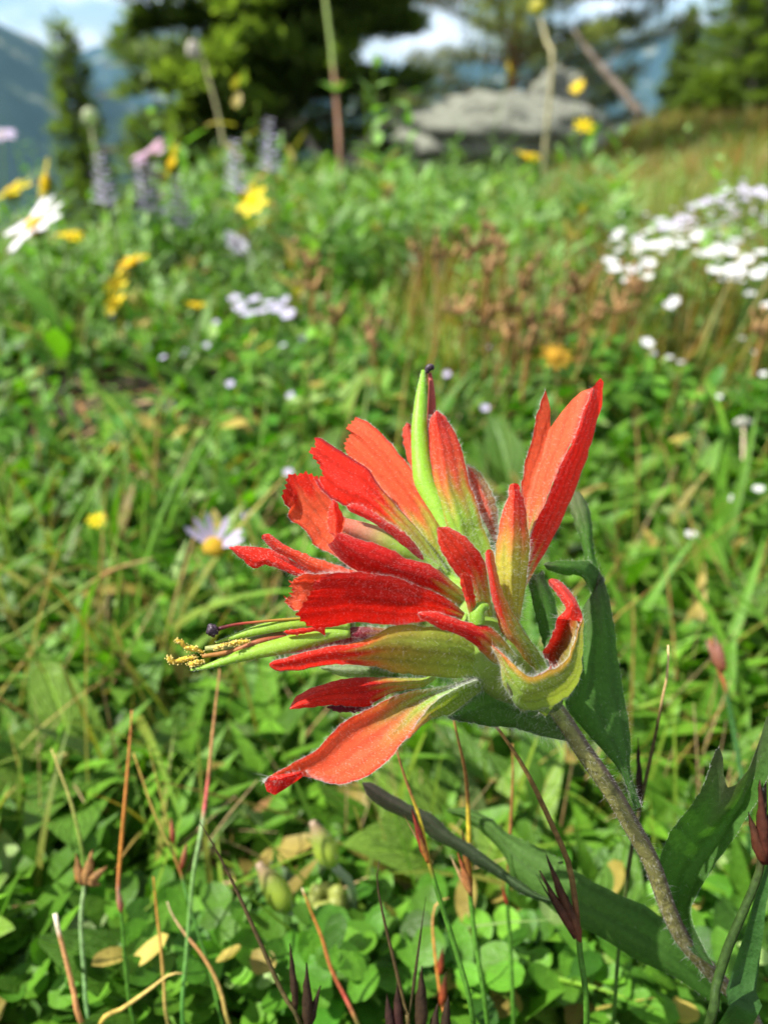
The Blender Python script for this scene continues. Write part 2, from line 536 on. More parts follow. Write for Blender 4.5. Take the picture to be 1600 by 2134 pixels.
def patch(L, R, T=None, d=(.1, .1), cup=0.0, tilt=0.0, fold=0.0, fs=0.5, wave=0.0, nt=34, ns=16, stops=None, rim=None, seed=0, dl=None, dr=None, scol=None, teeth=0.0):
    """Coons surface between two traced edges, given its own depth: d along the length,
    cup bows the middle (metres, + away from the lens), fold makes a keel at fs."""
    l = catmull(zp(L), nt); r = catmull(zp(R), nt)
    s = np.linspace(0, 1, ns); t = np.linspace(0, 1, nt)
    tooth = None
    if T: ns = max(ns, 38); s = np.linspace(0, 1, ns)
    er = np.random.default_rng(500 + seed)
    jag = np.clip(t * 4 - .6, 0, 1)[:, None] * .9
    l = l + er.normal(0, 1, l.shape) * jag; r = r + er.normal(0, 1, r.shape) * jag
    tp = resample(zp(T), ns) if T else l[-1] * (1 - s[:, None]) + r[-1] * s[:, None]
    if T:
        if teeth:
            dv_ = np.gradient(tp, axis=0); nv_ = np.stack([dv_[:, 1], -dv_[:, 0]], 1); nv_ /= np.maximum(np.linalg.norm(nv_, axis=1, keepdims=True), 1e-6)
            saw = np.where(np.arange(ns) % 4 == 0, 1.0, np.where(np.arange(ns) % 4 == 2, -.6, .1)) * er.uniform(.3, 1.4, ns)
            tooth = nv_ * (saw * teeth)[:, None]; tooth[0] = tooth[-1] = 0
        tp[0] = l[-1]; tp[-1] = r[-1]
    lin = l[-1] * (1 - s[:, None]) + r[-1] * s[:, None]
    px = l[:, None] * (1 - s[None, :, None]) + r[:, None] * s[None, :, None] + (t ** 2.2)[:, None, None] * (tp - lin)[None]
    if tooth is not None: px = px + (t ** 14)[:, None, None] * tooth[None]
    dd = np.interp(t, np.linspace(0, 1, len(d)), d)[:, None] * np.ones((1, ns))
    env = np.clip(t * 3, 0, 1)[:, None]
    dd = dd + cup * (4 * s * (1 - s))[None] * env + tilt * (s - 0.5)[None] * env
    if fold:
        f = np.where(s < fs, s / fs, (1 - s) / (1 - fs))
        dd = dd + fold * f[None] * env
    if wave:
        uu, tt_ = np.meshgrid(s, t)
        dd = dd + wave * (np.sin(tt_ * 9 + seed) * (uu - .5) + 0.6 * np.sin(uu * 11 + tt_ * 5 + seed * 2) * 0.5)
    if dl is not None: dd = dd + np.interp(t, np.linspace(0, 1, len(dl)), dl)[:, None] * (1 - s)[None] ** 2
    if dr is not None: dd = dd + np.interp(t, np.linspace(0, 1, len(dr)), dr)[:, None] * s[None] ** 2
    V = P(px[..., 0], px[..., 1], dd).reshape(-1, 3)
    i = np.arange(nt - 1)[:, None] * ns; j = np.arange(ns - 1)[None]
    F = np.stack([i + j, i + j + 1, i + ns + j + 1, i + ns + j], -1).reshape(-1, 4)
    ss, tt = np.meshgrid(s, t)
    c = grad(tt.ravel() + 0.05 * np.sin(ss.ravel() * 17 + seed), stops or [(0, GRN), (.3, OLV), (.45, ORG), (1, RED)])
    if scol:      # colours across
        c2 = grad(ss.ravel(), scol[1]); w = scol[0]
        c = c * (1 - w) + c2 * w
    if rim is not None:
        e = np.clip(1 - np.minimum(ss, 1 - ss) * ns / 2.2, 0, 1).ravel()[:, None] * 0.8
        e = e * np.clip(tt.ravel() * 3 - .3, 0, 1)[:, None]
        c = c * (1 - e) + np.array(rim) * e
    return V, F, c, np.stack([ss.ravel(), tt.ravel()], -1), (nt, ns)


def hairs_on(surfs, n, length, radius, edge=0.35, base_long=1.0, seed=0):
    """fine pointed hairs standing on the patches; V,F(tri)"""
    r = np.random.default_rng(100 + seed)
    Vs, Fs, k = [], [], 0
    areas = [np.linalg.norm(np.cross(np.diff(q[0].reshape(*q[4], 3), axis=0)[:, :-1], np.diff(q[0].reshape(*q[4], 3), axis=1)[:-1]), axis=2).sum() for q in surfs]
    for (V, F, c, uv, (nt_, ns_)) in surfs:
        g = V.reshape(nt_, ns_, 3)
        m = max(8, int(1.7 * n * areas[len(Vs)] / sum(areas)))
        on_e = r.random(m) < edge
        t = r.random(m) * (nt_ - 1.01)
        s = r.random(m) * (ns_ - 1.01)
        side = r.integers(0, 2, m)
        s = np.where(on_e, side * (ns_ - 1.001), s)
        ti = t.astype(int); si = np.minimum(s.astype(int), ns_ - 2)
        ft = (t - ti)[:, None]; fs_ = (s - si)[:, None]
        a = g[ti, si]; b = g[ti + 1, si]; e = g[ti, si + 1]; f = g[ti + 1, si + 1]
        p = a * (1 - ft) * (1 - fs_) + b * ft * (1 - fs_) + e * (1 - ft) * fs_ + f * ft * fs_
        du = e - a; dv = b - a
        nn = np.cross(du, dv); nn /= np.maximum(np.linalg.norm(nn, axis=1, keepdims=True), 1e-12)
        toc = CAM - p
        nn = np.where((np.sum(nn * toc, 1) < 0)[:, None], -nn, nn)
        out = np.where(side[:, None] == 1, du, -du)
        out = out / np.maximum(np.linalg.norm(out, axis=1, keepdims=True), 1e-12)
        along = dv / np.maximum(np.linalg.norm(dv, axis=1, keepdims=True), 1e-12)
        dirs = np.where(on_e[:, None], out * 0.9 + nn * 0.3, nn) + r.normal(0, .45, (m, 3)) + along * 0.15
        dirs /= np.linalg.norm(dirs, axis=1, keepdims=True)
        tn = t / nt_
        ln = length * (0.35 + 1.5 * r.random(m) ** 1.6) * (1 + (base_long * 1.35 - 1) * np.clip(1.1 - tn * 1.6, 0, 1))
        x = np.cross(dirs, r.normal(0, 1, (m, 3))); x /= np.linalg.norm(x, axis=1, keepdims=True)
        y = np.cross(dirs, x)
        rr = radius * 0.46 * (0.7 + 0.6 * r.random(m))[:, None]
        ln = np.where(on_e, ln, ln * np.where(r.random(m) < .75, .38, .8))
        q0 = p + x * rr; q1 = p + (-.5 * x + .87 * y) * rr; q2 = p + (-.5 * x - .87 * y) * rr
        tip = p + dirs * ln[:, None]
        vv = np.stack([q0, q1, q2, tip], 1).reshape(-1, 3)
        o = (np.arange(m) * 4)[:, None] + k
        ff = np.stack([np.hstack([o, o + 1, o + 3]), np.hstack([o + 1, o + 2, o + 3]), np.hstack([o + 2, o, o + 3])], 1).reshape(-1, 3)
        Vs.append(vv); Fs.append(ff); k += len(vv)
    return np.concatenate(Vs), np.concatenate(Fs)


def grow(name, surfs, root, mat='bract', label=None, hairs=(900, .00035, .000016, .35, 2.0), seed=0):
    Vs, Fs, Cs, Us, k = [], [], [], [], 0
    for (V, F, c, uv, sh) in surfs:
        Vs.append(V); Fs.append(F + k); Cs.append(c); Us.append(uv); k += len(V)
    o = part(name, np.concatenate(Vs), np.concatenate(Fs), M[mat], root, np.concatenate(Cs), np.concatenate(Us))
    if label: o['label'] = label
    if hairs:
        hV, hF = hairs_on(surfs, hairs[0], hairs[1], hairs[2], hairs[3], hairs[4], seed)
        h = part('hairs', hV, hF, M['hair'], o, smooth=False)
        h['kind'] = 'stuff'
    return o


# stem first: its foot gives the plant its base
stem_px = np.array([(1030, 1300), (1090, 1400), (1160, 1480), (1212, 1560), (1268, 1640), (1315, 1720), (1358, 1800), (1390, 1890), (1425, 1960), (1490, 2035), (1570, 2130)])
stem_d = np.array([.100, .102, .1035, .105, .1065, .108, .110, .1125, .115, .119, .126])
stem_w = P(stem_px[:, 0], stem_px[:, 1], stem_d)
foot_xy = stem_w[-1] + np.array([0.012, 0.002, 0])
foot = np.array([foot_xy[0] + .004, foot_xy[1] + .004, float(G(foot_xy[0], foot_xy[1])) - 0.003])
stem_w = np.vstack([stem_w, (stem_w[-1] + foot) / 2 + np.array([.004, 0, 0]), foot])
paint = thing('paintbrush_wildflower', foot, 'red and orange paintbrush wildflower with hairy green-based bracts on a leaning stem', 'wildflower')

sV, sF, sT = tube(stem_w, [.0007, .0011, .00125, .00125, .0012, .0012, .0012, .0012, .0012, .0012, .0012, .0012, .0013], ns=14, n=70)
ang = np.arctan2(sV[:, 2] - np.mean(sV[:, 2]), sV[:, 0])
ribs = (np.tile(np.arange(14), 71)[:len(sV)] % 4 < 2)
sc_ = grad(sT, [(0, GRN), (.12, (.17, .17, .05)), (.5, (.19, .17, .055)), (1, (.10, .13, .03))])
sc_ = np.where(ribs[:, None], sc_, sc_ * 0.3 + np.array([.04, .015, .03]))
st_o = part('stem', sV, sF, M['stem'], paint, sc_)
# woolly hair of the stem
ring = sV[:70 * 14].reshape(70, 14, 3)
hv_, hf2 = hairs_on([(np.concatenate([ring, ring[:, :1]], 1).reshape(-1, 3), None, None, None, (70, 15))], 2600, .0011, .000026, 0.0, 1.0, 77)
h = part('hairs', hv_, hf2, M['hair'], st_o, smooth=False); h['kind'] = 'stuff'

HS = (1300, .00030, .000015, .40, 2.2)      # velvet
HL = (1500, .00055, .000018, .40, 2.2)      # longer
# --- upper bracts
R2 = [(0, GRN), (.30, GRN), (.48, OLV), (.6, ORG), (1, RED)]
RO = [(0, GRN), (.22, GRN), (.4, OLV), (.52, ORG), (1, ORG)]
grow('bract', [patch('A 1420,1500 1290,1290 1150,1040 960,810 830,680 775,600', 'A 1540,1440 1440,1160 1300,860 1140,660 1060,560 985,480 900,408 835,385',
                     'A 775,600 765,545 800,490 802,470 776,440 800,425 835,385', d=(.1025, .104, .107, .110), fold=-.0016, fs=.62, cup=.0006, stops=RO, rim=RED, seed=1, wave=.0003, teeth=3.5)], paint,
     label='broad orange-red bract with a toothed tip', hairs=HS, seed=1)
grow('bract', [patch('A 1330,1390 1120,1150 900,965 760,925 680,885 620,830 583,768', 'A 1400,1340 1250,1120 1150,1000 1050,890 960,780 920,710 850,660 750,600 650,530 590,505',
                     'A 583,768 636,748 618,690 602,655 543,592 588,560 580,530 590,505', d=(.1005, .1015, .103, .1045), cup=-.0012, tilt=.0015, stops=[(0, GRN), (.35, OLV), (.55, RED), (1, RED)], rim=PUR, seed=2, wave=.0003, teeth=4)], paint,
     label='red bract with ragged notched tip and dark spot', hairs=HS, seed=2)
grow('bract', [patch('A 960,1400 840,1345 690,1232 600,1190 550,1130 520,1080 415,1000 430,950 400,930 375,872', 'A 1080,1330 940,1240 750,985 690,885 640,830 600,757',
                     'A 375,872 410,790 415,740 440,735 470,742 520,722 600,757', d=(.1005, .102, .104, .1035), cup=.0022, stops=[(0, OLV), (.3, ORG), (.8, ORG), (.9, RED), (1, RED)], rim=DRED, seed=3, wave=.0004, teeth=4)], paint,  # rim colour darkened as the shade on the turned lip
     label='rounded cupped red bract with crinkled shade-dark rim', hairs=HS, seed=3)
grow('calyx_lobe', [patch('A 800,1240 700,1125 665,1075 668,960 690,890', 'A 850,1240 750,1130 750,1060 757,1000 720,915 690,890', d=(.1005, .1012, .1015), cup=-.0008, fold=-.0006, stops=[(0, ORG), (1, RED)], seed=4)], paint, hairs=(300, .0003, .000015, .4, 1), seed=4)
# calyx with its open mouth
cpath = P(*(zp('A 1330,1330 1200,1260 1060,1170 920,1105 820,1068 762,1052').T), np.array([.100, .0995, .0988, .0985, .0985, .0985]))
cV, cF, cT = tube(cpath, [.0008, .0012, .00155, .0015, .0012, .00095], ns=14, n=26, caps=False)
cc = grad(cT, [(0, GRN), (.45, GRN), (.75, (.42, .22, .12)), (1, (.55, .12, .08))])
cal = part('calyx', cV, cF, M['tissue'], paint, cc)
rg_ = np.concatenate([cV.reshape(26, 14, 3), cV.reshape(26, 14, 3)[:, :1]], 1)
hV, hF = hairs_on([(rg_.reshape(-1, 3), None, None, None, (26, 15))], 900, .00045, .000016, 0, 1.3, 5)
part('hairs', hV, hF, M['hair'], cal, smooth=False)['kind'] = 'stuff'
gV, gF, gT = tube(cpath[2:6] + np.array([0, 0, -.0001]), [.0008, .0010, .0008, .0005], ns=10, n=12)
part('corolla', gV, gF, M['tissue'], paint, grad(gT, [(0, LGR), (1, (.10, .22, .02))]))
grow('calyx_lobe', [patch('A 1330,1340 1250,1305 1110,1195 1050,1115 900,1012 800,968 778,935', 'A 1360,1330 1280,1275 1150,1110 1000,1008 900,948 830,918 778,930', d=(.0995, .0985, .0972, .0970), cup=-.0009, stops=[(0, OLV), (.12, DRED), (1, RED)], seed=6)], paint,
     label='narrow deep red calyx lobe', hairs=HS, seed=6)
# --- the two overlapping big red bracts in front
grow('bract', [patch('A 1530,1620 1300,1500 1150,1440 1000,1400 840,1335 720,1245 658,1172', 'A 1580,1540 1480,1440 1300,1302 1150,1255 1050,1200 900,1150 800,1120 740,1095',
                     'A 658,1172 690,1150 700,1135 720,1105 740,1095', d=(.099, .0975, .0955, .0945), cup=-.0020, tilt=-.0015, stops=[(0, GRN), (.18, OLV), (.3, DRED), (1, (.55, .012, .008))], rim=RED, seed=7)], paint,  # red deepened in the colour for its shaded front
     label='shaded dark red bract above the largest one', hairs=(1800, .00026, .000014, .2, 1.2), seed=7)
grow('bract', [patch('D 420,330 300,330 160,345 100,352 C 1500,362 1350,360 1200,347 1030,377 930,382', 'D 440,290 370,230 260,165 D 120,110 C 1450,75 1300,45 1180,35 1080,40 1000,50',
                     'C 930,382 870,345 820,290 852,268 860,240 905,190 900,175 940,140 922,105 960,95 1000,50', d=(.0970, .0950, .0930, .0918), cup=-.0012, tilt=-.0040, stops=[(0, OLV), (.10, RED), (.4, (.60, .014, .007)), (1, (.60, .014, .007))], seed=8, nt=44, ns=44, wave=.0003, teeth=5)], paint,  # deep red carries the shade of the side facing the lens
     label='largest saturated red bract with finely toothed tip', hairs=(2400, .00024, .000014, .15, 1.2), seed=8)
grow('bract', [patch('C 1150,330 1000,310 900,300 850,275 800,270 770,240', 'C 1150,60 1050,45 960,50 900,45 860,50 835,60', 'C 770,240 750,190 782,193 800,150 780,97 822,92 835,60', d=(.0985, .0968, .0955), cup=.0012, tilt=.002, stops=[(0, RED), (1, ORG)], seed=9, ns=40, teeth=6)], paint,
     label='ragged orange-red bract tip behind the largest bract', hairs=HS, seed=9)
grow('bract', [patch('D 330,380 C 1750,330 1620,300 1615,280 1612,230', 'D 470,370 D 405,300 380,250 330,200 260,160', 'C 1612,230 1625,175 D 235,158 260,160', d=(.0985, .0975, .0968), cup=-.0008, stops=[(0, DRED), (1, RED)], seed=10)], paint, hairs=(300, .0002, .000014, .3, 1), seed=10)  # dark lobe traced from a shadow showing through the largest bract
# --- left spiky pair
grow('bract', [patch('A 950,1440 760,1385 650,1365 560,1335 450,1272 320,1200 252,1130', 'A 1000,1380 830,1335 700,1290 550,1240 400,1180 310,1115 270,1105', 'A 252,1130 255,1112 270,1105', d=(.1005, .1005, .100, .0995), cup=-.0010, stops=[(0, RED), (.5, ORG), (1, RED)], seed=11),
               patch('A 900,1460 700,1400 560,1385 480,1368 400,1340 300,1300 240,1300 205,1320 130,1260 50,1192', 'A 950,1400 760,1370 600,1350 450,1275 330,1205 250,1190 120,1178 50,1182', d=(.1008, .1008, .101, .101), cup=-.0010, tilt=.001, stops=[(0, DRED), (.6, RED), (1, RED)], rim=RED, seed=12)], paint,
     label='forked narrow red bract pointing sideways', hairs=HL, seed=11)
# --- upright green flower tube with its red tube and stigma
tp_ = P(*(zp('A 1400,1100 1330,930 1262,790 1238,640 1225,450 1236,250 1250,95').T), np.array([.104, .105, .106, .107, .108, .1095, .111]))
tV, tF, tT = tube(tp_, [.0010, .0014, .00152, .00128, .00108, .00080, .00028], ns=16, n=44, flat=.9)
cor = part('corolla', tV, tF, M['tissue'], paint, grad(tT, [(0, GRN), (.4, (.24, .46, .03)), (1, (.22, .44, .03))]))
cor['label'] = 'upright lime green flower tube'
rg_ = tV[:44 * 16].reshape(44, 16, 3); rg_ = np.concatenate([rg_, rg_[:, :1]], 1)
hV, hF = hairs_on([(rg_.reshape(-1, 3), None, None, None, (44, 17))], 1300, .00050, .000016, 0, 1, 13)
part('hairs', hV, hF, M['hair'], cor, smooth=False)['kind'] = 'stuff'
tp2 = P(*(zp('A 1330,900 1300,700 1298,500 1302,330 1300,200 1290,112').T), np.array([.107, .109, .1105, .1115, .112, .1125]))
tV, tF, tT = tube(tp2, [.0006, .0007, .00075, .00072, .00058, .00028], ns=12, n=30)
ct2 = part('corolla', tV, tF, M['tissue'], paint, grad(tT, [(0, ORG), (.5, (.30, .05, .03)), (1, (.36, .07, .05))]))
ct2['label'] = 'dull red tube behind the lime green one'
sp_ = P(*(zp('A 1272,112 1276,92 1290,74 1304,78 1306,90').T), np.array([.1118] * 5))
tV, tF, tT = tube(sp_, [.00022, .0004, .00055, .0005, .0002], ns=10, n=14)
part('stigma', tV, tF, M['dark'], paint)
grow('bract', [patch('A 1240,820 1175,690 1140,600 1120,490 1130,440 1148,412', 'A 1290,800 1240,650 1210,520 1190,450 1165,420 1148,412', d=(.109, .1115, .113), cup=-.0008, stops=[(0, GRN), (.2, ORG), (1, (.55, .06, .04))], seed=14)], paint, hairs=(300, .0003, .000015, .5, 1), seed=14)
# --- central keeled bract
grow('bract', [patch('B 330,1420 230,1130 180,1000 130,850 108,740 98,600 105,400 150,340', 'B 520,1330 470,1150 430,1060 400,930 340,760 310,620 260,480 200,380 150,340', d=(.1015, .1035, .1065, .1085), fold=-.0026, fs=.36, stops=[(0, GRN), (.35, GRN), (.5, OLV), (.64, ORG), (1, RED)], rim=RED, seed=15)], paint,
     label='upright keeled bract, half orange half deep red', hairs=HL, seed=15)
grow('bract', [patch('B 500,1150 440,1030 400,950 360,850 340,760 328,672', 'B 540,1160 525,1050 520,960 490,860 430,750 380,700 328,672', d=(.1055, .108, .110), fold=-.0018, fs=.5, stops=[(0, (.3, .15, .1)), (.3, (.55, .10, .07)), (1, (.55, .08, .06))], scol=(.35, [(0, ORG), (.5, ORG), (.8, GRN), (1, GRN)]), seed=16)], paint, hairs=HL, seed=16)
# --- tall two-lobed bract on the right
fld = 'B 640,1540 660,1360 720,1130 820,900 900,700 1000,500 1060,330 1110,200'
grow('bract', [patch('B 560,1500 640,1330 690,1180 680,1020 665,900 670,800 700,640 740,500 775,340 820,215', fld, 'B 820,215 838,280 850,340 848,400 850,450 880,405 920,350 980,278 1040,225 1110,200',
                     d=(.101, .1025, .1045, .107), cup=.0012, tilt=-.003, stops=[(0, GRN), (.22, GRN), (.38, (.45, .2, .06)), (.5, ORG), (1, ORG)], rim=RED, seed=17, ns=26, nt=46),
               patch(fld, 'B 620,1600 740,1350 800,1250 890,1080 980,880 1060,680 1120,480 1165,300 1180,170', 'B 1110,200 1135,165 1160,140 1180,170', d=(.101, .1020, .103, .1055), dr=(.0005, .0045, .005, .003), stops=[(0, GRN), (.15, OLV), (.28, RED), (1, RED)], seed=18)], paint,  # sunlit face orange, shaded fold red: light put into the colours
     label='tall two-lobed bract, sunlit orange with its folded margin in shaded red', hairs=(2000, .00042, .000017, .5, 2.2), seed=17)
# --- small front bracts
grow('bract', [patch('B 600,1640 545,1500 515,1350 512,1200 530,1090 548,975 588,890 592,825', 'B 660,1640 700,1400 720,1180 706,1050 690,915 665,860 662,815', 'B 592,825 600,800 625,790 650,795 662,815', d=(.0985, .0985, .0995, .0998), fold=-.0016, fs=.5, stops=[(0, GRN), (.45, GRN), (.6, OLV), (.75, ORG), (.92, RED), (1, RED)], scol=(.3, [(0, ORG), (.48, ORG), (.55, DRED), (1, DRED)]), seed=19)], paint,  # keel halves coloured as sunlit left and shaded right
     label='hairy bract with knobbed red tip', hairs=(1200, .0006, .000018, .45, 1.4), seed=19)
grow('bract', [patch('B 410,1640 345,1440 260,1340 200,1250 158,1160 148,1075', 'B 500,1640 475,1480 455,1340 440,1270 400,1205 320,1118 230,1066 190,1060', 'B 148,1075 152,1063 190,1060', d=(.0975, .0965, .0945, .0938), cup=-.0013, stops=[(0, GRN), (.3, (.42, .22, .04)), (.5, RED), (1, (.62, .05, .014))], rim=(.62, .05, .014), seed=20)], paint,
     label='short bright red rounded bract', hairs=HS, seed=20)
grow('calyx_lobe', [patch('D 480,330 462,280 440,200 412,100 420,50', 'D 530,330 512,240 490,130 472,65 440,40', 'D 420,50 430,38 440,40', d=(.0955, .0945, .0935), fold=-.0008, fs=.35, stops=[(0, GRN), (.2, OLV), (.4, (.62, .03, .01)), (1, (.62, .05, .014))], seed=21)], paint, hairs=(250, .0002, .000014, .5, 1), seed=21)
grow('bract', [patch('D 800,700 740,510 680,435 640,330 615,230 598,150 590,60 B 452,1300 448,1222', 'D 960,640 900,535 830,440 760,330 690,200 655,100 632,20 B 512,1320 500,1232', 'B 448,1222 455,1205 475,1198 495,1210 500,1232', d=(.0985, .0972, .0955, .0945), cup=-.0010, fold=-.0006, fs=.3, stops=[(0, GRN), (.15, GRN), (.4, OLV), (.55, RED), (1, RED)],
                     scol=(.45, [(0, (.6, .04, .014)), (.38, (.6, .05, .014)), (.7, GRN), (1, GRN)]), seed=22)], paint, label='slender red-edged bract with a small knob', hairs=HS, seed=22)
# little curled green bud in the centre
cb = P(*(zp('D 520,360 515,310 530,265 565,248 585,265').T), np.array([.0952] * 5))
tV, tF, tT = tube(cb, [.0009, .0010, .0009, .0007, .0003], ns=12, n=16)
bud = part('corolla', tV, tF, M['tissue'], paint, np.array(LGR))
rg_ = tV[:16 * 12].reshape(16, 12, 3); rg_ = np.concatenate([rg_, rg_[:, :1]], 1)
hV, hF = hairs_on([(rg_.reshape(-1, 3), None, None, None, (16, 13))], 260, .00035, .000016, 0, 1, 23)
part('hairs', hV, hF, M['hair'], bud, smooth=False)['kind'] = 'stuff'
# --- green lower bract with its dark red folded edge
grow('bract', [patch('D 720,620 620,600 500,490 400,425 280,382 170,322 148,298', 'D 760,560 680,455 600,380 500,358 400,330 290,288 200,283 148,292', d=(.0965, .0952, .0938, .0930), cup=-.0012, stops=[(0, GRN), (.2, OLV), (.4, DRED), (1, RED)], seed=24)], paint,
     label='pointed dark red bract edge lying over the green one', hairs=(1000, .00028, .000016, .5, 1), seed=24)
grow('bract', [patch('D 720,700 600,675 400,692 200,678 0,655 C 1300,620 1100,605 950,622 850,640 720,650 660,625', 'D 720,600 620,560 450,420 260,375 C 1622,375 1500,360 1380,380 C 1250,455 1130,485 1050,492 850,540 720,575 655,603', d=(.0985, .097, .0955, .0945), cup=-.0018, tilt=-.003, nt=44,
                     stops=[(0, GRN), (.42, (.30, .34, .05)), (.56, OLV), (.68, RED), (1, RED)], rim=None, seed=25)], paint,
     label='long green bract with red finger-like tip', hairs=(1300, .0007, .000018, .6, 1.6), seed=25)
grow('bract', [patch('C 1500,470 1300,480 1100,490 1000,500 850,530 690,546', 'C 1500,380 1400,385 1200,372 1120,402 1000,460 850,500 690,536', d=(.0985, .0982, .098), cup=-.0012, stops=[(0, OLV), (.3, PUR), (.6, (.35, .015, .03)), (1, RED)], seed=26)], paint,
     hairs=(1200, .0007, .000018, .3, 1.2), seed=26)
# --- third lower finger, its purple underside, pale leaf bit behind
grow('bract', [patch('D 260,700 C 1600,750 1500,765 1380,795 1270,868 1200,870 1050,860 900,870 786,887', 'D 260,670 C 1600,690 1500,690 1350,688 1200,690 1050,710 900,760 820,812 779,876', d=(.1, .0995, .099, .0985), cup=-.0012, tilt=.002, stops=[(0, GRN), (.25, OLV), (.42, DRED), (.7, RED), (1, RED)], seed=27)], paint,
     label='red finger-like bract between the green and orange ones', hairs=(900, .00025, .000015, .4, 1.5), seed=27)
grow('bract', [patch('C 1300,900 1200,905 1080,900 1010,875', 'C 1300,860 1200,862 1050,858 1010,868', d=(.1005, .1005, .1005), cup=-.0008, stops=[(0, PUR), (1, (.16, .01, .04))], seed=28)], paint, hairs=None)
grow('leaf', [patch('C 1450,720 1330,700 1220,692 1100,680 970,628', 'C 1450,640 1300,610 1200,600 1080,610 970,622', d=(.1035, .104, .105), cup=-.001, stops=[(0, LEAF), (1, (.28, .33, .2))], seed=29)], paint, 'hero_leaf', hairs=(500, .0004, .000016, .5, 1), seed=29)
# --- big drooping orange bract
lowr = 'D 600,690 480,715 370,768 280,820 200,900 120,1010 40,1110 C 1400,1190 1300,1270 1200,1322 1080,1347 980,1332 900,1292 880,1262'
grow('bract', [patch('D 600,640 480,690 300,745 D 200,758 C 1500,780 1400,812 1270,882 1150,942 1050,1022 940,1142 850,1190 760,1240 650,1300', lowr, 'C 650,1300 760,1290 880,1262', d=(.0985, .0965, .0935, .0908), cup=.0022, tilt=-.003, nt=48, ns=20,
                     stops=[(0, GRN), (.22, GRN), (.42, (.42, .24, .06)), (.58, ORG), (1, ORG)], rim=RED, seed=30, wave=.0004),
               patch('C 650,1300 632,1325 625,1345', 'C 880,1262 870,1290 860,1302', 'C 625,1345 640,1392 690,1416 760,1372 860,1302', d=(.0908, .0915, .0925), cup=-.0012, nt=16, ns=18, stops=[(0, RED), (1, DRED)], seed=31),
               patch('D 600,690 480,715 370,768 280,820 200,900 120,1010 60,1085', 'D 620,710 560,760 460,830 350,912 230,945 150,1010 60,1090', d=(.0985, .0968, .0945, .092), dr=(.002, .004, .004, .002), nt=28, ns=10, stops=[(0, LGR), (.6, LGR), (.8, OLV), (1, RED)], seed=32)], paint,
     label='large drooping orange bract with curled tip and green base', hairs=(3000, .00050, .000018, .5, 1.8), seed=30)
# --- curled bowl bract at lower right
grow('bract', [patch('D 608,487 680,545 740,605 800,660 860,685 960,642 1050,600 1110,480 1148,360 1166,322', 'D 604,500 655,600 672,720 720,800 790,885 950,870 1080,800 1150,690 1168,520 1172,340', d=(.0935, .0925, .0925, .0935, .095), cup=-.0014, nt=44, ns=16, tilt=.004,
                     stops=[(0, RED), (.14, OLV), (.26, GRN), (.85, GRN), (1, OLV)], scol=(.55, [(0, DRED), (.10, DRED), (.25, (.2, .24, .04)), (1, GRN)]), seed=33),
               patch('D 860,685 965,622 918,540 960,470 985,400 1010,318', 'D 900,700 1000,640 1070,600 1120,480 1148,380 1168,330', d=(.0932, .0955, .0968, .0965), cup=.002, nt=26, ns=14, stops=[(0, DRED), (.5, (.2, .03, .015)), (1, DRED)], scol=(.5, [(0, DRED), (.35, DRED), (.6, (.10, .10, .02)), (1, GRN)]), seed=34),
               patch('D 1010,322 1062,265 1035,215 990,150 955,108', 'D 1172,345 1152,260 1100,165 1045,105 1000,78', 'D 955,108 955,85 975,75 1000,78', d=(.0955, .0965, .098, .0995), cup=-.0013, nt=22, ns=12, stops=[(0, RED), (1, (.52, .05, .035))], seed=35),
               patch('D 940,930 860,880 790,900 760,860 700,760', 'D 1000,850 900,830 800,800 740,740 690,700', d=(.0985, .096, .0945, .0932), cup=-.001, nt=16, ns=10, stops=[(0, LGR), (1, (.3, .32, .18))], seed=36)], paint,
     label='bowl-shaped curled green bract with two red horns', hairs=(1500, .0006, .000018, .55, 1.2), seed=33)
# green body filling the middle of the head, between the bract bases
body = P(*(zp('D 1000,860 860,740 720,640 600,500 480,330 330,150 250,30').T), np.array([.1035, .1025, .1015, .101, .101, .102, .103]))
tV, tF, tT = tube(body, [.0013, .0030, .0044, .0050, .0042, .0030, .0012], ns=16, n=26)
hb = part('flower_axis', tV, tF, M['tissue'], paint, grad(tT, [(0, (.10, .16, .03)), (.4, (.22, .32, .05)), (1, GRN)]))
rg_ = tV[:26 * 16].reshape(26, 16, 3); rg_ = np.concatenate([rg_, rg_[:, :1]], 1)
hV, hF = hairs_on([(rg_.reshape(-1, 3), None, None, None, (26, 17))], 1600, .0010, .000018, 0, 1, 37)
part('hairs', hV, hF, M['hair'], hb, smooth=False)['kind'] = 'stuff'
# --- the beaked green flower at the left
up = P(*(zp('C 1150,360 1000,348 850,352 700,372 560,402 430,440 325,472').T), np.array([.0975, .097, .0965, .096, .0955, .095, .0945]))
tV, tF, tT = tube(up, [.0008, .0010, .0009, .00085, .00075, .0005, .00012], ns=12, n=34, flat=.8)
o1 = part('corolla', tV, tF, M['tissue'], paint, grad(tT, [(0, GRN), (.3, (.25, .40, .03)), (1, (.25, .42, .03))]))
o1['label'] = 'upper lime green lip of the beaked flower'
lo = P(*(zp('C 1150,410 1040,418 900,448 740,490 600,522 460,560 330,602 230,632 170,642').T), np.array([.0975, .0970, .0962, .0955, .095, .0945, .094, .0938, .0936]))
tV2, tF2, tT2 = tube(lo, [.0008, .0012, .0013, .00125, .00115, .00095, .0007, .0004, .00015], ns=14, n=40, flat=.8)
o2 = part('corolla', tV2, tF2, M['tissue'], paint, grad(tT2, [(0, GRN), (.3, (.25, .40, .03)), (1, (.23, .42, .03))]))
o2['label'] = 'lower lime green lip of the beaked flower'
